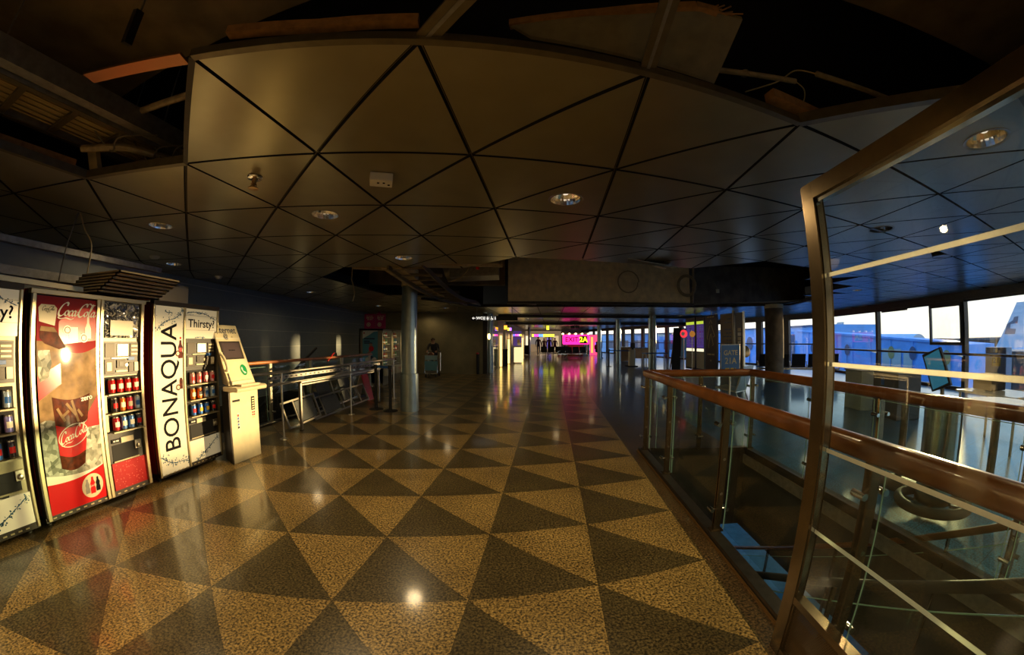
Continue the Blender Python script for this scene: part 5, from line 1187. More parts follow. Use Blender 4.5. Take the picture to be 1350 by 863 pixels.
t = thing('lounge_chair', 'pale lounge chair seen through the far balustrade glass', 'chair', (4.95, 6.9, 0), .5)
mb = MB(); mb.prism([(-.25, 0, .36), (.25, 0, .36), (.25, .5, .42), (-.25, .5, .42)], (0, 0, .04), M['alu']); mb.build('seat', t); mb = MB(); mb.prism([(-.25, 0, .38), (.25, 0, .38), (.25, -.18, .92), (-.25, -.18, .92)], (0, .03, 0), M['alu']); mb.build('backrest', t)
for x in (-.22, .22):
    for a, b in (((x, .02, .38), (x, -.12, 0)), ((x, .45, .40), (x, .5, 0))): mb = MB(); mb.tube([a, b], .014, M['steel'], 8); mb.build('leg', t)

# ---- information panels and displays standing along the gate
M['panelframe'] = mat('display_frame_black', (.02, .02, .025), .4)
def info_display(label, y0, y1, x):
    t = thing('flight_display', label, 'display', (x, y0, 0)); w = y1-y0; t.scale = (1, 1, 1.125)
    mb = MB(); mb.box(0, .12, 0, w, .02, 2.24, M['panelframe']); mb.build('housing', t, bevel=.008)
    mb = MB(); mb.box(-.006, 0, .08, w-.08, .95, 2.05, glow('display_violet_%d' % (y0*10), (.10, .05, .36), .35)); r = random.Random(int(y0*7)); T = lambda a, b: (-.008, a, b)
    mb.flat(poly2d([(.08, 1.93), (w-.08, 1.93), (w-.08, 2.05), (.08, 2.05)]), glow('display_head', (.55, .70, .05), .7), T)
    for k in range(12):
        z = 1.88-k*.07
        for c, (a, f) in enumerate(((.12, .16), (.34, .3), (.75, .12))): mb.flat(poly2d([(w*a+.02, z), (w*a+.02+w*f*r.uniform(.5, 1), z), (w*a+.02+w*f*.6, z+.03), (w*a+.02, z+.03)]), M['bluewhite'] if k % 4 else M['magenta'], T)
    mb.build('screen', t)
    mb = MB(); mb.box(-.006, 0, .08, w-.08, .80, .92, glow('display_strip', (1, .9, .6), .9)); mb.build('light_strip', t)
    mb = MB(); mb.box(-.005, 0, .06, w-.06, .10, .76, M['cream']); mb.build('lower_panel', t)
info_display('left violet flight display in the row of gate panels', 16.05, 17.04, 8.85)
info_display('right violet flight display in the row of gate panels', 15.17, 15.98, 8.85)
t = thing('arrow_panel', 'dark panel with a pale nested arrow emblem, in the row of gate panels', 'sign', (8.83, 14.11, 0), 0); t.scale = (1, 1.2, 1.12)
mb = MB(); mb.box(0, .08, 0, .80, .10, 2.26, mat('panel_umber', (.045, .032, .028), .5)); mb.build('board', t); T = lambda a, b: (-.004, a, b)
mb = MB()
for dz, s in ((0, 1), (-.33, .62)):
    for q in ([(.40-.04*s, 1.86+dz), (.12, 1.42+dz), (.24, 1.40+dz)], [(.40+.06*s, 1.84+dz), (.66, 1.36+dz), (.60, 1.30+dz)]): mb.flat(stroke2d([(.4+(a-.4)*s, b) for a, b in q], .035), M['gold'], T)
mb.flat(stroke2d([(.30, 1.92), (.40, 2.06), (.50, 1.92)], .03), M['gold'], T); mb.build('emblem', t); mb = MB(); mb.flat(dashes2d(.5, .05, 5), M['gold'], lambda a, b: T(.4+a, 2.18+b)); mb.build('heading', t); mb = MB(); mb.flat(dashes2d(.5, .06, 6), M['gold'], lambda a, b: T(.4+a, .72+b)); mb.build('subtitle', t); mb = MB(); mb.flat(stroke2d([(.34, .52), (.40, .44), (.46, .52)], .025), M['gold'], T); mb.build('small_arrow', t)
mb = MB(); mb.bar((.04, .40, 2.26), (.04, .40, 2.365), .03, .03, M['alu'], (0, 1, 0)); mb.build('hanger', t)
mb = MB(); mb.bar((.04, .06, 0), (.04, .06, 2.3), .07, .06, M['alu'], (0, 1, 0)); mb.build('post', t); mb = MB(); mb.bar((.04, .76, 0), (.04, .76, 2.26), .05, .05, M['alu_dull'], (0, 1, 0)); mb.build('post', t)
t = thing('notice_board', 'ochre notice board with lines of dark lettering, in the row of gate panels', 'sign', (8.85, 12.97, 0), 0); t.scale = (1, 1.42, 1.10)
mb = MB(); mb.box(0, .08, 0, .62, .0, 2.28, mat('board_ochre', (.22, .16, .07), .5)); mb.build('board', t); mb = MB()
for k, wd_k in enumerate((.20, .34, 0, .36, .30, .42, .26, .32, 0, .24)):
    if wd_k: mb.flat(dashes2d(wd_k, .04, 20+k), M['navy'], lambda a, b, k=k, w_=wd_k: (-.004, .05+w_/2+a, 2.08-k*.13+b))
mb.build('lettering', t); mb = MB(); mb.bar((.04, -.04, 0), (.04, -.04, 2.38), .07, .07, M['cream'], (0, 1, 0)); mb.build('post', t)
t = thing('slate_panel', 'narrow dark panel with pale fixtures at the end of the gate panels', 'sign', (8.87, 12.32, 0), 0); t.scale = (1, 1.3, 1.03)
mb = MB(); mb.box(0, .08, 0, .36, .0, 2.42, mat('panel_slate', (.035, .04, .045), .4)); mb.build('board', t); mb = MB()
for z, m in ((1.55, 'printwhite'), (1.38, 'mcol'), (1.22, 'printwhite'), (1.72, 'mcol')): mb.box(-.03, 0, .03, .2, z, z+.12, M[m])
mb.build('fixture', t); mb = MB(); mb.bar((.04, -.04, 0), (.04, -.04, 2.45), .06, .06, M['alu'], (0, 1, 0)); mb.build('post', t)
# gate sign
t = thing('gate_sign', 'blue free-standing GATE 21A sign before the ochre notice board', 'sign', (4.39, 6.5, 0), .02)
mb = MB(); mb.box(-.235, .235, .0, .03, .80, 1.385, M['alu_dull']); mb.build('frame', t, bevel=.004); mb = MB(); T = lambda a, b: (a, -.006, b); T2 = lambda a, b: (a, -.009, b)
mb.flat(poly2d([(-.215, .82), (.215, .82), (.215, 1.365), (-.215, 1.365)]), mat('sign_blue', (.006, .06, .17), .4, emit=(.01, .2, .5), estr=.03), T)
mb.flat(text2d('GATE', .135, .003), M['gold'], lambda a, b: T2(a, 1.21+b)); mb.flat(text2d('21A', .17, .003), M['gold'], lambda a, b: T2(a, 1.05+b)); mb.flat(dashes2d(.26, .05, 7), M['yellow'], lambda a, b: T2(a, .89+b)); mb.build('face', t)
mb = MB(); mb.tube([(0, .015, .02), (0, .015, .8)], .02, M['alu'], 12); mb.lathe([(0, .02), (.16, .015), (.18, 0)], M['alu_dull'], (0, .015, 0), 28); mb.build('stand', t)
M['lampred'] = glow('disc_red', (1, .04, .06), .8); M['lamporange'] = glow('disc_orange', (.9, .35, .05), .3)
for x, y, z, c, l in ((6.44, 12.45, 1.68, 'lampred', 'round red and white disc sign beside the violet displays'), (8.72, 16.01, 1.72, 'lamporange', 'round orange disc lamp on the post between the violet displays')):
    t = thing('disc_sign', l, 'sign', (x-.05, y, 0)); mb = MB(); mb.lathe([(0, -.03), (.12, -.03), (.15, 0), (.12, .03), (0, .03)], M[c], seg=28, mtx=Matrix.Translation((0, 0, z)) @ Matrix.Rotation(math.pi/2, 4, 'X') ); mb.build('disc', t)
    if c == 'lampred': mb = MB(); mb.lathe([(0, .035), (.07, .034), (.07, .028)], M['printwhite'], seg=20, mtx=Matrix.Translation((-.05, 0, z)) @ Matrix.Rotation(math.pi/2, 4, 'X')); mb.build('white_spot', t)
    mb = MB(); mb.tube([(0, .0, 0.01), (0, .0, z-.14)], .018, M['alu'], 8); mb.lathe([(0, .02), (.1, .015), (.12, 0)], M['alu_dull'], seg=20); mb.build('pole', t)
# life-ring like round fixture and red lamp beyond the slate panel
t = thing('dial_sign', 'round brass-rimmed dial on a stand beyond the narrow dark panel', 'sign', (9.38, 12.85, 0)); mb = MB(); mb.lathe([(0, -.02), (.22, -.02), (.25, 0), (.22, .02), (0, .02)], M['brass'], seg=32, mtx=Matrix.Translation((0, 0, .98)) @ Matrix.Rotation(math.radians(75), 4, 'X')); mb.build('dial', t); mb = MB(); mb.tube([(0, .02, 0), (0, .02, .8)], .02, M['alu'], 8); mb.build('stand', t)

# ================================================================== FAR END OF THE HALL
# ---- hanging toilets sign
t = thing('toilet_sign', 'long black hanging sign with white arrow, WC and pictograms', 'sign', (-1.36, 13.0, 2.17))
mb = MB(); mb.box(0, 1.68, 0, .12, 0, .17, M['black']); mb.build('box', t, bevel=.004)
wm = glow('sign_white', (1, .95, .85), .8); mb = MB(); T = lambda a, b: (a, -.004, b)
mb.flat(stroke2d([(.16, .085), (.05, .085)], .02), wm, T); mb.flat(stroke2d([(.09, .125), (.05, .085), (.09, .045)], .02), wm, T)
mb.flat(text2d('WC', .13, .004), wm, lambda a, b: T(.31+a, .085+b))
for x in (.20, .41, .535, .66, .82): mb.flat(stroke2d([(x, .02), (x, .15)], .006), wm, T)
for x, sk in ((.47, 0), (.60, 1)):
    mb.flat(disc2d(x, .135, .017), wm, T); mb.flat(poly2d([(x-.03, .11), (x+.03, .11), (x+(.035 if sk else .022), .055), (x+.016, .055), (x+.016, .015), (x-.016, .015), (x-.016, .055), (x-(.035 if sk else .022), .055)]), wm, T)
mb.flat(disc2d(.735, .135, .016), wm, T); mb.flat(ring2d(.745, .055, .035, .035, .014), wm, T); mb.flat(stroke2d([(.735, .12), (.74, .07), (.775, .07), (.79, .035)], .018), wm, T)
mb.flat(disc2d(.875, .13, .014), wm, T); mb.flat(stroke2d([(.875, .11), (.875, .03)], .03), wm, T); mb.build('lettering', t)
for x in (.2, 1.48): mb = MB(); mb.tube([(x, .06, .17), (x, .06, CZ-2.17)], .008, M['alu_dull'], 8); mb.build('hanger', t)
# ---- glass partition, fire post, door, bins, banners
t = thing('glass_partition', 'dark glass partition running away from the slim steel column', 'partition', (-.72, 16.6, 0), BROT*.8)
mb = MB(); mb.add([(0, 0, .02), (0, 1.9, .02), (0, 1.9, 2.1), (0, 0, 2.1)], [(0, 1, 2, 3)], M['glass_green']); mb.build('pane', t); mb = MB(); mb.box(-.03, -.01, 0, 1.9, 0, 2.1, mat('partition_slate', (.07, .085, .09), .3)); mb.bar((0, 0, 1.2), (0, 1.9, 1.2), .03, .03, M['alu']); mb.build('backing', t)
t = thing('bollard', 'dark post with a red cap at the right end of the dark far wall', 'post', (-1.33, 15.5, 0)); mb = MB(); mb.tube([(0, 0, 0), (0, 0, .86)], .06, M['blackmat'], 14); mb.build('shaft', t); mb = MB(); mb.lathe([(.062, 0), (.062, .06), (0, .07)], M['red'], (0, 0, .86), 14); mb.build('cap', t)
t = thing('wall_lamp', 'oval lit wall lamp on the slim steel column', 'lamp', (-.88, 16.13, 1.62)); mb = MB(); mb.lathe([(0, -.14), (.05, -.1), (.065, 0), (.05, .1), (0, .14)], glow('warm_lamp', (1, .72, .25), 4), seg=16); mb.build('shade', t); mb = MB(); mb.box(-.03, .03, .0, .03, -.08, .08, M['alu']); mb.build('bracket', t)
lampw = glow('strip_light_amber', (1, .66, .18), 2.4)
for p, h, l in (((-.42, 19.4), 1.7, 'upright amber strip light beside the tall black bin'), ((1.03, 27.0), 1.6, 'upright amber strip light beside the poster box'), ((.0, 21.9), 1.5, 'upright amber strip light behind the tall black bin')):
    t = thing('light_strip', l, 'light', (*p, 0)); mb = MB(); mb.box(-.06, .06, 0, .04, .03, h, lampw); mb.build('tube', t); mb = MB(); mb.box(-.08, .08, .04, .07, 0, h+.03, M['alu_dull']); mb.build('back', t)
for p, w_, h, l in (((-.19, 19.9), .27, .96, 'tall black bin by the glass partition'), ((1.72, 35), .42, .92, 'black bin far down the hall beside the teal column')):
    t = thing('litter_bin', l, 'bin', (*p, 0)); mb = MB(); mb.box(-w_/2, w_/2, -.15, .25, 0.02, h-.06, M['blackmat']); mb.build('body', t, bevel=.01); mb = MB(); mb.box(-w_/2-.01, w_/2+.01, -.16, .26, h-.06, h, M['black']); mb.build('lid', t, bevel=.01)
t = thing('poster_box', 'violet poster box with a coloured light strip, on the far left shop front', 'poster', (.28, 23, 0))
mb = MB(); mb.box(0, .52, 0, .15, 1.08, 2.02, mat('poster_violet', (.06, .03, .14), .3, emit=(.3, .15, .7), estr=.15)); mb.build('box', t); mb = MB(); T = lambda a, b: (a, -.004, b)
for k, c in enumerate(((.1, .1, 1), (1, .05, .3), (1, .1, .5), (.9, .8, .05))): mb.flat(poly2d([(.0+k*.13, 1.70), (.13+k*.13, 1.70), (.13+k*.13, 1.82), (k*.13, 1.82)]), glow('strip_%d' % k, c, 2.5), T)
mb.flat(disc2d(.34, 1.38, .1, .12), M['skin'], T); mb.flat(disc2d(.38, 1.2, .13, .09), M['printcream'], T); mb.build('face', t)
for x in (.02, .46): mb = MB(); mb.box(x, x+.04, .05, .1, 0, 1.08, M['alu_dull']); mb.build('leg', t)
t = thing('display_table', 'brightly lit white display case below the violet poster box', 'case', (.30, 21.9, 0), BROT); mb = MB(); mb.box(0, .5, 0, .9, .1, 1.0, glow('case_light', (1, .80, .40), .9)); mb.build('body', t, bevel=.01); mb = MB()
for y in (0, .45, .9): mb.bar((-.01, y, 0), (-.01, y, 1.02), .04, .04, M['steel_dark'], (0, 1, 0))
mb.build('frame', t)
def hung_sign(name, label, p, w_, h, cols, zc=None):
    t = thing(name, label, 'sign', p); mb = MB(); mb.box(0, w_, 0, .1, 0, h, M['black']); mb.build('box', t); mb = MB(); n = len(cols)
    for k, c in enumerate(cols): mb.flat(poly2d([(w_*(k+.06)/n, h*.08), (w_*(k+.94)/n, h*.08), (w_*(k+.94)/n, h*.92), (w_*(k+.06)/n, h*.92)]), glow(name+'_c%d' % (hash((label, k)) % 999), c, 2.4), lambda a, b: (a, -.004, b))
    mb.build('face', t); mb = MB(); mb.tube([(w_/2, .05, h), (w_/2, .05, CZ-p[2])], .012, M['alu_dull'], 6); mb.build('hanger', t); return t
hung_sign('hanging_sign', 'orange lit hanging sign on the left, nearest the glass partition', (-.28, 20, 2.02), .2, .26, [(1, .35, .03)])
hung_sign('hanging_sign', 'yellow and violet lit hanging sign just right of the orange one', (-.08, 21, 1.98), .24, .2, [(1, .7, .05), (.5, .15, 1)])
t = hung_sign('hanging_sign', 'yellow lit number sign hanging highest over the walking people', (2.92, 28, 2.2), .21, .36, [(.95, .8, .03)])
t = hung_sign('gate_signboard', 'long signboard of yellow, magenta and blue lit fields over the walking people', (2.34, 37, 1.74), 2.34, .30, [(.85, .8, .05), (1, .05, .4), (1, .05, .4), (.1, .25, 1), (.1, .25, 1), (.8, .85, .05), (.8, .85, .05), (.8, .85, .05), (.8, .85, .05), (.8, .85, .05)])
# ---- pink exit sign over its counter
t = thing('exit_sign', 'big pink lit sign reading EXIT 2A at the far end', 'sign', (4.8, 32, 0))
pk = glow('exit_pink', (1, .02, .28), 1.7); mb = MB(); T = lambda a, b: (a, -.004, b)
pts = [(.12*math.cos(a)+cx, .12*math.sin(a)+cz) for cx, cz, a0 in ((2.28, 1.0, 0), (2.28, 1.72, 0), (.12, 1.72, 0), (.12, 1.0, 0)) for a in ()]
corner = []
for cx, cz, a0 in ((2.28, 1.14, -90), (2.28, 1.78, 0), (.12, 1.78, 90), (.12, 1.14, 180)):
    for k in range(6): a = math.radians(a0+k*18); corner.append((cx+.12*math.cos(a), cz+.12*math.sin(a)))
mb.prism([(a, 0, b) for a, b in corner], (0, .2, 0), pk); mb.build('lightbox', t)
mb = MB(); mb.flat(text2d('EXIT', .58, .006), mat('exit_letter_dark', (.10, .0, .04), .5), lambda a, b: T(.80+a, 1.46+b)); mb.build('lettering', t)
mb = MB(); mb.flat(poly2d([(1.52, 1.12), (2.2, 1.12), (2.2, 1.78), (1.52, 1.78)]), M['ink'], T); mb.flat(text2d('2A', .62, .03), glow('exit_yellow', (.85, .9, .02), 1.1), lambda a, b: (1.86+a, -.008, 1.45+b)); mb.build('number_panel', t)
for k in range(5): mb = MB(); mb.lathe([(0, -.06), (.075, -.05), (.10, 0), (.075, .06), (0, .08)], glow('bulb_warm', (1, .75, .35), 5) if k == 0 else bpy.data.materials['bulb_warm'], (.0+k*.58, -.05, 1.97), 14); mb.bar((k*.58, .05, 1.97), (k*.58, .2, 1.97), .03, .03, M['steel_dark']); mb.build('bulb', t)
mb = MB(); mb.box(-.1, 2.5, .2, .25, 1.85, 2.02, M['steel_dark']); mb.build('bulb_rail', t)
for x in (.1, 2.2): mb = MB(); mb.box(x, x+.1, .08, .18, 0, 1.1, M['steel_dark']); mb.build('post', t)
t = thing('exit_counter', 'orange counter front below the pink exit sign', 'counter', (5.3, 32.3, 0)); mb = MB(); mb.box(0, 1.4, 0, .5, 0, .96, mat('counter_orange', (.35, .12, .03), .4)); mb.build('body', t, bevel=.02); mb = MB(); mb.box(-.05, 1.45, -.05, .55, .96, 1.0, M['black']); mb.build('top', t)
t = thing('lit_doorway', 'lit pink and orange shop entrance right of the exit sign', 'doorway', (7.7, 34, 0)); mb = MB(); mb.box(0, .72, 0, .1, .0, 1.9, glow('entrance_pink', (1, .08, .22), .9)); mb.build('back', t); mb = MB(); mb.box(.12, .3, -.02, 0, .2, 1.7, glow('entrance_orange', (1, .45, .08), 1.2)); mb.box(.5, .66, -.02, 0, .3, 1.2, glow('entrance_violet', (.3, .1, .9), 1.0)); mb.build('display', t)
t = thing('ceiling_projector', 'pair of black projector boxes hanging in front of the pink sign', 'projector', (4.3, 25, 2.24)); mb = MB(); mb.box(0, .28, 0, .35, 0, .20, M['black']); mb.box(.33, .62, 0, .35, 0, .22, M['black']); mb.bar((.1, .1, .2), (.5, .1, .23), .05, .03, M['black']); mb.build('body', t); mb = MB(); mb.tube([(.3, .1, .22), (.3, .1, CZ-2.24)], .02, M['steel_dark'], 8); mb.build('hanger', t)
# ---- boarding desks
t = thing('boarding_desk', 'brown wooden boarding desk left of the beige podium', 'desk', (7.5, 23.6, 0)); wd_ = mat('desk_oak', (.34, .17, .055), .4, 0, .2, 4); mb = MB(); mb.box(0, .72, 0, .5, 0.02, .95, wd_); mb.build('body', t, bevel=.01); mb = MB(); mb.box(-.04, .76, -.04, .54, .95, .98, M['bluewhite']); mb.build('desk_top', t)
t = thing('boarding_desk', 'brown wooden boarding desk with a blue top, right of the beige podium', 'desk', (7.75, 21.6, 0)); mb = MB(); mb.box(0, 1.0, 0, .5, .30, .93, wd_); mb.build('body', t, bevel=.01); mb = MB(); mb.box(-.1, 1.3, -.1, .55, .93, .965, M['blue']); mb.build('desk_top', t)
for x in (-.06, 1.24): mb = MB(); mb.box(x, x+.05, 0, .05, 0, .93, M['bluewhite']); mb.build('leg', t)
t = thing('reader_podium', 'beige boarding-card podium between the two brown desks', 'podium', (6.70, 19.1, 0)); mb = MB(); mb.box(-.13, .13, 0, .3, .04, .92, M['cream']); mb.build('body', t, bevel=.01); mb = MB(); mb.box(-.25, .3, -.1, .45, 0, .04, M['blackmat']); mb.build('foot_plate', t); mb = MB(); mb.box(.13, .2, .05, .3, .04, .9, M['bluewhite']); mb.build('side_panel', t)
t = thing('podium_monitor', 'small dark monitor standing on the beige podium', 'monitor', (6.78, 19.25, .92)); mb = MB(); mb.box(-.12, .14, 0, .05, .08, .36, M['black']); mb.build('screen', t, bevel=.005); mb = MB(); mb.box(-.05, .05, .0, .1, 0, .08, M['black']); mb.build('foot', t)
t = thing('belt_post', 'far belt post in front of the slim columns', 'belt post', (5.47, 19.4, 0)); belt_post(t)
mb = MB(); mb.bar((5.47, 19.4, .88), (6.6, 19.2, .86), .004, .05, M['blue']); tag(mb.build('barrier_belt'), 'blue belt stretched from the far belt post to the beige podium', 'belt')
t = thing('leaning_board', 'tall black board leaning behind the violet displays', 'board', (6.62, 14, 0)); mb = MB(); mb.prism([(0, 0, .12), (.40, 0, .12), (.46, .05, 1.95), (.14, .05, 1.95)], (0, .04, 0), M['blackmat']); mb.build('board', t); mb = MB(); mb.bar((-.0, .2, 0), (.16, .06, 1.6), .04, .04, wd_, (0, 1, 0)); mb.box(.0, .42, -.1, .25, 0, .12, M['blackmat']); mb.build('stand', t)
t = thing('streamer_stand', 'stand of bright blue hanging streamers beside the black leaning board', 'banner', (6.6, 13, 0)); mb = MB(); sb_ = mat('streamer_blue', (.03, .28, .55), .4)
for k in range(6): mb.bar((-.05+k*.045, .02*(k % 2), .75), (.02+k*.03, 0, 1.9), .028, .006, sb_, (0, 1, 0))
mb.build('streamers', t); mb = MB(); mb.tube([(.1, .04, 0), (.1, .04, 1.95)], .012, M['alu'], 8); mb.tube([(-.08, .04, .8), (.3, .04, .8)], .01, M['alu'], 8); mb.lathe([(0, .02), (.15, .012), (.16, 0)], M['blackmat'], (.1, .04, 0), 20); mb.build('stand', t)
t = thing('blue_frame_table', 'blue tube-framed table before the black leaning board', 'table', (6.5, 15.3, 0)); mb = MB(); mb.box(-.5, .62, 0, .5, .84, .88, M['blue']); mb.build('table_top', t)
for x in (-.46, .58):
    for y in (.04, .46): mb = MB(); mb.tube([(x, y, 0), (x, y, .84)], .025, M['bluewhite'], 8); mb.build('leg', t)

# ================================================================== PEOPLE
HUE = {}
def cloth(c):
    if c not in HUE: HUE[c] = mat('cloth_%d' % len(HUE), c, .85, 0, .2, 30)
    return HUE[c]
def person(label, loc, rotz, P, colors, H=1.72, hair=(.03, .018, .01), hair_long=False):
    """one continuous skinned body; P gives joint positions for a 1.72 m figure facing -y"""
    s = H/1.72
    J = dict(pelvis=(0, 0, .95), waist=(0, 0, 1.08), chest=(0, 0, 1.30), collar=(0, 0, 1.43), neck=(0, -.005, 1.50), jaw=(0, -.02, 1.555), crown=(0, -.005, 1.665))
    for sd, n in ((-1, 'l'), (1, 'r')):
        J.update({'hip'+n: (.09*sd, 0, .90), 'knee'+n: (.10*sd, -.01, .50), 'ank'+n: (.10*sd, .03, .09), 'heel'+n: (.10*sd, .05, .045), 'toe'+n: (.11*sd, -.14, .03), 'sho'+n: (.175*sd, 0, 1.40), 'elb'+n: (.23*sd, .02, 1.13), 'wri'+n: (.24*sd, -.05, .89), 'pal'+n: (.24*sd, -.07, .82)})
    J.update(P)
    RAD = dict(pelvis=(.15, .11), waist=(.135, .095), chest=(.155, .11), collar=(.09, .07), neck=(.052, .052), jaw=(.072, .082), crown=(.072, .09), hip=(.088, .09), knee=(.06, .062), ank=(.042, .045), heel=(.04, .042), toe=(.042, .03), sho=(.068, .066), elb=(.046, .046), wri=(.030, .028), pal=(.038, .018))
    E = [('pelvis', 'waist'), ('waist', 'chest'), ('chest', 'collar'), ('collar', 'neck'), ('neck', 'jaw'), ('jaw', 'crown')]
    for n in 'lr': E += [('pelvis', 'hip'+n), ('hip'+n, 'knee'+n), ('knee'+n, 'ank'+n), ('ank'+n, 'heel'+n), ('heel'+n, 'toe'+n), ('collar', 'sho'+n), ('sho'+n, 'elb'+n), ('elb'+n, 'wri'+n), ('wri'+n, 'pal'+n)]
    names = list(J); V = {k: Vector(J[k])*s for k in names}
    # five fingers on each palm
    fing = []
    for n in 'lr':
        d = (V['pal'+n]-V['wri'+n]).normalized(); side = d.cross(Vector((0, 1, 0))); side = (side if side.length > .1 else d.cross(Vector((1, 0, 0)))).normalized(); curl = side.cross(d)
        for k, (o, L) in enumerate(((-.028, .065), (-.010, .075), (.009, .070), (.027, .055))):
            a = V['pal'+n]+side*o*s; b = a+(d*.6+curl*.12)*L*s; c = b+(d*.35+curl*.45)*L*.7*s; fing.append((n, [a, b, c], .0085*s))
        a = V['wri'+n].lerp(V['pal'+n], .4)+side*-.028*s; fing.append((n, [a, a+(d*.03-side*.022)*s, a+(d*.062-side*.024+curl*.015)*s], .0095*s))
    me = bpy.data.meshes.new('body'); me.from_pydata([V[k] for k in names], [(names.index(a), names.index(b)) for a, b in E], [])
    o = bpy.data.objects.new('body', me); C.objects.link(o)
    sk = o.modifiers.new('skin', 'SKIN'); sk.use_smooth_shade = True
    for i, k in enumerate(names):
        r = RAD.get(k) or RAD[k[:-1]]; me.skin_vertices[0].data[i].radius = (r[0]*s, r[1]*s); me.skin_vertices[0].data[i].use_root = (k == 'pelvis')
    o.modifiers.new('sub', 'SUBSURF').levels = 1
    dg = bpy.context.evaluated_depsgraph_get(); m2 = bpy.data.meshes.new_from_object(o.evaluated_get(dg)); bpy.data.objects.remove(o)
    mb = MB(); co = [v.co.copy() for v in m2.vertices]
    jac, tro, sho, ski = (cloth(c) for c in colors[:3])  if False else (cloth(colors[0]), cloth(colors[1]), cloth(colors[2]), M['skin'])
    segs = [(a, b) for a, b in E]
    def cat(p):
        best = None
        for a, b in segs:
            A, B = V[a], V[b]; t_ = max(0, min(1, (p-A).dot(B-A)/max(1e-9, (B-A).length_squared))); d = (p-A.lerp(B, t_)).length
            if best is None or d < best[0]: best = (d, a, b, t_)
        _, a, b, t_ = best
        if b in ('jaw', 'crown') or (b == 'neck' and t_ > .5) or b[:3] == 'pal' or (b[:3] == 'wri' and t_ > .93): return ski
        if b[:3] in ('hee', 'toe') or (b[:3] == 'ank' and t_ > .95): return sho
        if b[:3] in ('hip', 'kne', 'ank'): return tro
        return jac
    for p in m2.polygons:
        c = sum((co[i] for i in p.vertices), Vector())/len(p.vertices); k = mb.slot(cat(c)); mb.f.append(list(p.vertices)); mb.mi.append(k)
    mb.v = co
    for n, pts, r in fing: mb.tube(pts, [r, r*.95, r*.75], M['skin'], 8)
    # face: nose, eyes, mouth, ears
    fwd = Vector((0, -1, 0)); j, cr = V['jaw'], V['crown']; hu = (cr-j).normalized(); fx = hu.cross(fwd).normalized(); ff = fx.cross(hu).normalized()*(1 if True else 1)
    if ff.dot(Vector((0, -1, 0))) < 0: ff = -ff
    hc = j.lerp(cr, .5)
    mb.tube([hc+ff*.080*s+hu*.02*s, hc+ff*.104*s-hu*.012*s, hc+ff*.085*s-hu*.022*s], [.008*s, .014*s, .008*s], M['skin'], 8)
    for q in (-1, 1):
        mb.lathe([(0, .009*s), (.010*s, .004*s), (.011*s, -.004*s)], M['ink'], seg=8, mtx=Matrix.Translation(hc+ff*.080*s+fx*.03*s*q+hu*.024*s) @ Matrix.Rotation(math.pi/2, 4, 'X'))
        mb.tube([hc+fx*.074*s*q-hu*.02*s, hc+fx*.084*s*q+hu*.005*s, hc+fx*.074*s*q+hu*.025*s], [.010*s, .016*s, .010*s], M['skin'], 8)
    mb.bar(hc+ff*.083*s-hu*.046*s-fx*.02*s, hc+ff*.083*s-hu*.046*s+fx*.02*s, .006*s, .008*s, cloth((.30, .08, .06)))
    t = thing('person', label, 'person', loc, rotz)
    mb.build('body', t, sharp=80)
    hm = MB(); R = .086*s; vs = []; fs = []; N, K = 20, 9
    for k in range(K+1):
        ph = (math.pi*.62)*k/K
        for i in range(N):
            a = 2*math.pi*i/N; f = ff*math.cos(a)+fx*math.sin(a); front = max(0, math.cos(a)); pe = ph*(1-.42*front)
            vs.append(hc+hu*.028*s+(f*math.sin(pe)+hu*math.cos(pe))*R*(1.10 if not front else 1.05))
    for k in range(K):
        for i in range(N): i2 = (i+1) % N; fs.append((k*N+i, k*N+i2, (k+1)*N+i2, (k+1)*N+i))
    hm.add(vs, fs, cloth(hair)); 
    if hair_long: hm.tube([hc-ff*.06*s, hc-ff*.085*s-hu*.10*s, hc-ff*.08*s-hu*.20*s], [.07*s, .065*s, .04*s], cloth(hair), 12)
    hm.build('hair', t, sharp=80)
    return t
dk = (.035, .033, .035); nv = (.03, .035, .06); sh = (.012, .012, .012)
# leaning on the baggage trolley: bent forward, both hands on the bar
person('person in dark clothes bent over the blue baggage trolley by the far dark wall', (-3.14, 15.0, 0), .0,
       dict(pelvis=(0, .13, .90), waist=(0, .10, 1.02), chest=(0, .0, 1.20), collar=(0, -.09, 1.31), neck=(0, -.13, 1.36), jaw=(0, -.175, 1.40), crown=(0, -.20, 1.505),
            hipl=(-.09, .12, .86), hipr=(.09, .12, .86), kneel=(-.10, .06, .47), kneer=(.10, .16, .48), ankl=(-.10, .10, .09), ankr=(.10, .34, .10), heell=(-.10, .12, .045), heelr=(.10, .37, .07), toel=(-.11, -.07, .03), toer=(.11, .20, .03),
            shol=(-.175, -.06, 1.29), shor=(.175, -.06, 1.29), elbl=(-.24, -.13, 1.08), elbr=(.24, -.13, 1.08), wril=(-.20, -.30, 1.02), wrir=(.20, -.30, 1.02), pall=(-.19, -.37, 1.0), palr=(.19, -.37, 1.0)), (dk, nv, sh), 1.70, (.10, .06, .03))
walk = lambda a, f=.0: dict(kneel=(-.10, -.12*a, .51), ankl=(-.10, -.14*a+.0, .10), heell=(-.10, -.12*a+.02, .05), toel=(-.11, -.30*a-.0, .05), kneer=(.10, .02*a, .49), ankr=(.10, .26*a, .13), heelr=(.10, .29*a, .10), toer=(.11, .14*a, .03), elbl=(-.24, .10*a, 1.14), wril=(-.23, .02*a, .90), pall=(-.23, -.02, .84), elbr=(.24, -.02*a, 1.13), wrir=(.24, -.16*a, .92), palr=(.24, -.21*a, .86))
person('person in a black coat walking at the left of the far group', (2.78, 34, 0), .1, walk(.9), (dk, nv, sh), 1.74)
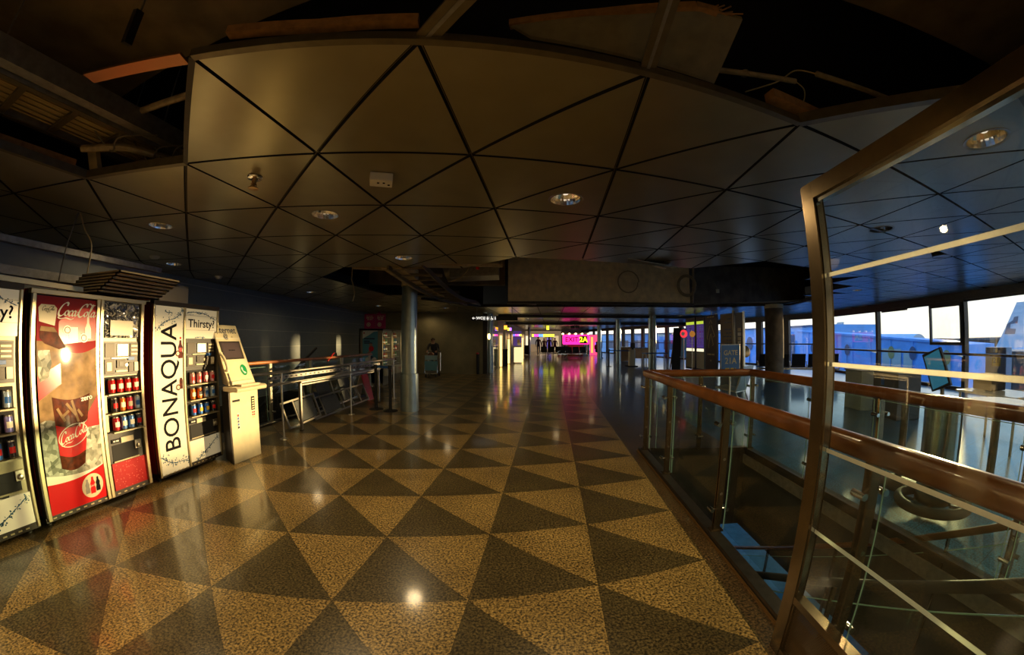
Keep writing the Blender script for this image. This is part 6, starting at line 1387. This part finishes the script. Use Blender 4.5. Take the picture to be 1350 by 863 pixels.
person('person in a grey pullover walking half hidden between the two dark coats', (3.45, 35.4, 0), -.1, walk(.7), ((.20, .15, .10), dk, sh), 1.60, (.20, .12, .05))
person('person in a long black outfit walking in the middle of the far group', (3.80, 34, 0), .05, walk(1.0), (dk, dk, sh), 1.70, (.12, .07, .03), True)
person('person in dark clothes with a red bag walking at the right of the far group', (4.37, 34.2, 0), -.15, walk(.8), (nv, dk, sh), 1.62)
mb = MB(); mb.lathe([(0, 0), (.14, .02), (.16, .15), (.12, .28), (0, .30)], M['red'], seg=16); tag(mb.build('travel_bag', loc=(4.72, 34.1, 0)), 'red travel bag on the floor at the feet of the right walking person', 'bag')
person('person in a red jacket sitting sideways on the far row of seats', (7.0, 28.35, 0), .5,
       dict(pelvis=(0, .0, .56), waist=(0, .02, .69), chest=(0, .04, .90), collar=(0, .03, 1.03), neck=(0, .02, 1.10), jaw=(0, .0, 1.155), crown=(0, .015, 1.265), hipl=(-.09, -.02, .53), hipr=(.09, -.02, .53), kneel=(-.10, -.44, .52), kneer=(.10, -.44, .50), ankl=(-.10, -.50, .10), ankr=(.10, -.46, .09), heell=(-.10, -.47, .05), heelr=(.10, -.43, .045), toel=(-.11, -.66, .03), toer=(.11, -.62, .03), shol=(-.175, .03, 1.0), shor=(.175, .03, 1.0), elbl=(-.22, .0, .74), elbr=(.22, .0, .74), wril=(-.12, -.20, .64), wrir=(.12, -.20, .64), pall=(-.09, -.27, .63), palr=(.09, -.27, .63)), ((.45, .02, .04), dk, sh), 1.70)
# baggage trolley
t = thing('baggage_trolley', 'blue-grey baggage trolley with a blue front sign, by the far dark wall', 'trolley', (-3.04, 14.35, 0))
tb = mat('trolley_blue', (.10, .26, .30), .35); mb = MB()
for x in (-.25, .25): mb.tube([(x, -.45, .16), (x, .28, .20), (x, .32, .95)], .018, M['steel'], 10); mb.tube([(x, -.40, .17), (x, -.30, .62), (x, .30, .70)], .014, M['steel'], 8)
mb.tube([(-.25, .32, .95), (-.25, .34, 1.0), (.25, .34, 1.0), (.25, .32, .95)], .02, M['black'], 10); mb.tube([(-.25, -.45, .16), (.25, -.45, .16)], .018, M['steel'], 10); mb.build('frame', t)
mb = MB(); mb.box(-.26, .26, -.345, -.33, .27, .64, tb); mb.build('front_panel', t); mb = MB(); mb.box(-.25, .25, -.34, -.325, .68, .86, mat('trolley_sign', (.20, .32, .33), .4)); mb.bar((-.25, -.33, .64), (-.25, -.33, .88), .02, .02, M['steel'], (0, 1, 0)); mb.bar((.25, -.33, .64), (.25, -.33, .88), .02, .02, M['steel'], (0, 1, 0)); mb.build('basket_sign', t)
mb = MB(); mb.bar((-.2, -.1, .19), (.2, -.1, .19), .6, .02, M['alu_dull']); mb.build('deck', t)
for x, y in ((-.2, -.38), (.2, -.38), (-.22, .25), (.22, .25)):
    mb = MB(); mb.lathe([(0, -.02), (.06, -.02), (.075, -.01), (.075, .01), (.06, .02), (0, .02)], M['rubber'], seg=18, mtx=Matrix.Translation((x, y, .076)) @ Matrix.Rotation(math.pi/2, 4, 'Y')); mb.bar((x, y, .07), (x, y, .17), .03, .03, M['steel'], (0, 1, 0)); mb.build('wheel', t)
mb = MB(); mb.prism([(-.17, .0, .0), (.02, .0, 0), (.05, 0, .20), (-.02, 0, .26), (-.15, 0, .22)], (0, .22, 0), cloth((.12, .05, .03))); tag(mb.build('travel_bag', loc=(-3.04, 14.15, .715)), 'brown bag on top of the baggage trolley', 'bag')

# ================================================================== OUTSIDE THE WINDOWS
M['bridge'] = mat('jet_bridge_blue', (.15, .42, .85), .5, 0, .12, 1.2)
M['bridge_pale'] = mat('jet_bridge_pale_panel', (.50, .55, .50), .5)
M['bridge_dark'] = mat('jet_bridge_dark', (.05, .10, .20), .5)
jb = thing('jet_bridge', 'blue passenger jet bridge with round signs, outside the right-hand windows', 'jet bridge', (0, 0, -.75)); jb.scale = (1.5, 1.5, 1.5)
J0, J1 = Vector((17.3, 8.2, 0)), Vector((19.3, 20.4, 0)); JD = (J1-J0).normalized(); JN = Vector((JD.y, -JD.x, 0)); jl = (J1-J0).length
jp = lambda d, z, o=0: J0+JD*d+JN*-o+UP*z
mb = MB(); mb.add([jp(0, -1.3), jp(jl, -1.3), jp(jl, 1.95), jp(0, 1.14)]+[jp(0, -1.3, -2), jp(jl, -1.3, -2), jp(jl, 1.95, -2), jp(0, 1.14, -2)], [(0, 1, 2, 3), (7, 6, 5, 4), (0, 4, 5, 1), (1, 5, 6, 2), (2, 6, 7, 3), (3, 7, 4, 0)], M['bridge']); mb.build('body', jb)
mb = MB(); mb.bar(jp(0, 1.15, .03), jp(jl, 1.96, .03), .12, .10, M['bridge']); mb.bar(jp(0, -1.25, .03), jp(jl, -1.25, .03), .12, .12, M['bridge_dark']); mb.build('edge_beam', jb)
for k in range(1, 9): mb = MB(); d = jl*k/9; mb.bar(jp(d, -1.3, .02), jp(d, 1.14+.81*k/9, .02), .05, .04, M['bridge'], JD); mb.build('rib', jb)
for y0, y1, z0, z1, m in ((12.8, 11.6, -.35, .92, 'bridge_pale'), (11.45, 10.9, -.35, .80, 'bridge_pale'), (9.7, 8.9, -.2, .75, 'bridge_pale')):
    d0, d1 = (y0-8.2)/JD.y, (y1-8.2)/JD.y; mb = MB(); mb.add([jp(d0, z0, .04), jp(d1, z0, .04), jp(d1, z1, .04), jp(d0, z1, .04)], [(0, 1, 2, 3)], M[m]); mb.build('window_panel', jb)
for y, z, m in ((15.4, .80, 'bridge_dark'), (12.2, .74, 'yellow'), (10.9, .74, 'bridge_dark'), (9.1, .62, 'yellow'), (18.6, .84, 'bridge_dark')):
    d = (y-8.2)/JD.y; mb = MB(); mb.flat(disc2d(0, 0, .21, .30), M[m] if m != 'yellow' else mat('ochre_disc', (.40, .32, .10), .5), lambda a, b: jp(d+a, z+b, .055)); mb.bar(jp(d, z-.3, .055), jp(d, z-.95, .055), .02, .01, M['bridge_dark'], JN); mb.build('round_sign', jb)
for d in (1.5, 8.5):
    mb = MB(); mb.box(-.25, .25, -.25, .25, -2.43, -1.3, M['alu_dull'], Matrix.Translation(jp(d, 0, -1.5))); mb.build('support_leg', jb)
mb = MB(); a, b = jp(6.5, -1.3, .6), jp(9.2, .3, .6); mb.bar(jp(9.8, -1.2, .7), jp(8.6, -2.4, .7), .08, .2, M['alu_dull']); mb.bar(jp(9.8, -.25, .7), jp(8.6, -1.4, .7), .05, .05, M['bridge_dark']); mb.bar(jp(9.9, -.9, .3), jp(8.6, .35, .3), .05, .05, M['bridge_dark']); mb.build('stair', jb)
tb2 = thing('terminal_block', 'blue terminal building with a door and a round sign, outside behind the thick grey pillar', 'building', (0, 0, -.9)); tb2.scale = (1.6, 1.6, 1.6)
K0, K1 = Vector((21.4, 20.2, 0)), Vector((22.8, 36.3, 0)); KD = (K1-K0).normalized(); KN = Vector((KD.y, -KD.x, 0)); kp = lambda d, z, o=0: K0+KD*d-KN*o+UP*z
mb = MB(); L_ = (K1-K0).length; mb.add([kp(0, -2.3), kp(L_, -2.3), kp(L_, 2.40), kp(0, 2.40), kp(0, -2.3, -6), kp(L_, -2.3, -6), kp(L_, 2.40, -6), kp(0, 2.40, -6)], [(0, 1, 2, 3), (7, 6, 5, 4), (0, 4, 5, 1), (1, 5, 6, 2), (2, 6, 7, 3), (3, 7, 4, 0)], M['bridge']); mb.build('body', tb2)
mb = MB(); mb.bar(kp(0, 2.34, .04), kp(L_, 2.34, .04), .15, .12, M['bridge_dark']); mb.build('roof_edge', tb2)
mb = MB(); mb.add([kp(2.9, -1.2, .04), kp(4.4, -1.2, .04), kp(4.4, 1.75, .04), kp(2.9, 1.75, .04)], [(0, 1, 2, 3)], M['bridge_dark']); mb.build('door', tb2)
mb = MB(); mb.flat(disc2d(0, 0, .55, .62), M['bridge_dark'], lambda a, b: kp(9.5+a, 1.0+b, .05)); mb.bar(kp(9.5, .4, .05), kp(9.5, -1.4, .05), .08, .02, M['bridge_dark'], KN); mb.build('round_sign', tb2)
mb = MB(); mb.bar(kp(1.3, 1.9, .0), kp(1.3, 1.8, .7), .06, .06, M['alu_dull']); mb.lathe([(0, .15), (.2, .1), (.22, -.1), (0, -.15)], M['bridge_dark'], tuple(kp(1.3, 1.65, .75)), 16); mb.build('wall_lamp', tb2)
mb = MB()
for z in (-.9, -.4, .1): mb.bar(kp(.2, z, .8), kp(4.5, z, .8), .04, .04, M['alu_dull'])
for k in range(6): mb.bar(kp(.2+k*.86, -1.2, .8), kp(.2+k*.86, .1, .8), .04, .04, M['alu_dull'], KN)
mb.bar(kp(.2, -1.25, .5), kp(4.5, -1.25, .5), 1.0, .1, M['alu_dull']); mb.build('balcony_rail', tb2)
# aircraft tails and bodies
pw = mat('aircraft_white', (.50, .58, .66), .35); pb = mat('aircraft_navy', (.06, .10, .16), .4)
ac = thing('aircraft', 'parked airliner with a grey angular emblem on its tall tail fin, at the right edge', 'aircraft', (0, 0, 0))
mb = MB(); q = [(40, 16.3, .3), (40, 14.30, 4.0), (40, 13.62, 4.0), (40, 13.75, .3)]; mb.prism(q, (.35, 0, 0), pw); mb.build('tail_fin', ac)
mb = MB(); T = lambda a, b: (39.98, 15.3-a, b); mb.flat(poly2d([(-.15, 1.5), (.75, 1.5), (.85, 1.9), (.35, 1.95), (.42, 2.3), (1.0, 2.35), (1.1, 2.9), (.72, 2.85), (.62, 2.6), (.1, 2.3)]), pb, T); mb.build('fin_emblem', ac)
mb = MB(); mb.tube([(40.2, 19.5, -1.0), (40.2, 16.5, -.9), (40.2, 11, -1.0), (40.2, 4, -1.1), (40.2, -10, -1.1)], [.35, 1.1, 1.75, 1.95, 1.95], pw, 28); mb.build('fuselage', ac)
mb = MB(); mb.prism([(38.5, 16.2, -.2), (34.5, 18.2, .1), (34.5, 17.4, .1), (38.5, 14.0, -.2)], (0, 0, .2), pw); mb.build('tailplane', ac)
for y in (6, -4): mb = MB(); mb.box(39.9, 40.5, y-.3, y+.3, -4.4, -2.6, M['alu_dull']); mb.build('gear', ac)
a2_ = thing('aircraft', 'distant airliner of which only the small tail fin rises above the blue jet bridge', 'aircraft', (0, 0, -1.05)); a2_.scale = (1.7, 1.7, 1.7)
mb = MB(); mb.prism([(40, 36.6, 1.5), (40, 34.9, 3.3), (40, 34.1, 3.3), (40, 34.4, 1.5)], (.3, 0, 0), pw); mb.build('tail_fin', a2_); mb = MB(); mb.flat(poly2d([(35.6, 1.9), (34.5, 1.9), (34.4, 2.3), (35.2, 2.2)]), pb, lambda a, b: (39.98, a, b)); mb.build('fin_emblem', a2_); mb = MB(); mb.tube([(40.2, 39, .2), (40.2, 36, .1), (40.2, 30, 0), (40.2, 10.1+14, -.2)], [.3, 1.0, 1.8, 1.9], pw, 24); mb.build('fuselage', a2_)
for y in (31, 26): mb = MB(); mb.box(39.9, 40.5, y-.3, y+.3, -1.97, -1.4, M['alu_dull']); mb.build('gear', a2_)
t = thing('hangar', 'low grey hangar on the horizon beyond the apron', 'building', (0, 0, 0)); mb = MB(); mb.box(62, 80, 4, 33, -4.4, .8, mat('hangar_grey', (.16, .17, .17), .7, 0, .2, .4)); mb.build('hall', t); mb = MB(); mb.box(61, 81, 3, 34, .8, 1.1, mat('hangar_roof', (.10, .11, .12), .6)); mb.build('roof', t)
for y in (9, 16, 23): mb = MB(); mb.box(61.9, 62, y, y+5, -4.4, -.6, M['bridge_dark']); mb.build('gate', t)
t = thing('stand_marker', 'blue-grey stand marker box with a yellow number plate, outside at the right edge', 'sign', (15, 6.1, 0)); mb = MB(); mb.box(0, .5, -.36, .34, -4.4, 1.10, mat('marker_blue', (.16, .26, .38), .5)); mb.build('box', t, bevel=.02); mb = MB(); mb.box(-.02, 0, -.18, .1, .52, .86, mat('plate_yellow', (.55, .40, .05), .5)); mb.flat(text2d('21', .22, .004), M['ink'], lambda a, b: (-.025, -.04-a, .69+b)); mb.build('number_plate', t)
t = thing('apron_equipment', 'grey ground equipment box standing on the apron beside the jet bridge', 'equipment', (17.6, 5.9, -4.4)); mb = MB(); mb.box(0, 2, -.3, 1.3, .4, 5.3, mat('equipment_grey', (.20, .21, .20), .6, 0, .2, 2)); mb.build('body', t, bevel=.03)
for x in (.3, 1.7):
    for y in (0, 1.0): mb = MB(); mb.lathe([(0, -.1), (.3, -.1), (.34, 0), (.3, .1), (0, .1)], M['rubber'], seg=18, mtx=Matrix.Translation((x, y, .345)) @ Matrix.Rotation(math.pi/2, 4, 'X')); mb.build('wheel', t)

t = thing('terminal_pier', 'blue terminal pier seen through the farthest windows beyond the boarding desks', 'building', (0, 0, 0))
mb = MB(); mb.prism([(23.5, 40, -4.4), (11, 64, -4.4), (17, 68, -4.4), (29, 44, -4.4)], (0, 0, 6.55), M['bridge']); mb.build('body', t)
mb = MB(); mb.prism([(23.4, 39.9, 2.15), (10.9, 63.9, 2.15), (17, 68, 2.15), (29, 44, 2.15)], (0, 0, .15), M['bridge_dark']); mb.build('roof', t)
for k in range(9):
    a = Vector((23.5, 40, 0)).lerp(Vector((11, 64, 0)), .06+k*.105); d = Vector((-12.5, 24, 0)).normalized(); n_ = Vector((-.887, -.462, 0))*.03
    mb = MB(); mb.add([a+n_+UP*.1, a+d*2.0+n_+UP*.1, a+d*2.0+n_+UP*1.3, a+n_+UP*1.3], [(0, 1, 2, 3)], M['bridge_dark']); mb.build('window', t)

t = thing('glow_backdrop', 'added glowing beige backdrop behind the group of walking people', 'backdrop', (1.9, 43.5, 0))  # glowing panels added to brighten the dark end behind the people
mb = MB(); mb.box(0, 4.4, 0, .2, 0, 2.5, glow('backdrop_beige', (.85, .62, .36), .16)); mb.build('wall_panel', t)
for k, (x, w_, z0, z1, c, e_) in enumerate(((.15, .35, .2, 1.9, (1, .85, .6), .9), (.7, .8, .9, 1.8, (.5, .45, .42), .25), (1.8, .6, .1, 1.9, (.9, .7, .45), .35), (2.7, .5, .4, 1.7, (.25, .2, .8), .5), (3.5, .6, .1, 1.9, (1, .75, .4), .5))):
    mb = MB(); mb.box(x, x+w_, -.04, 0, z0, z1, glow('backdrop_glow_%d' % k, c, e_)); mb.build('window', t)
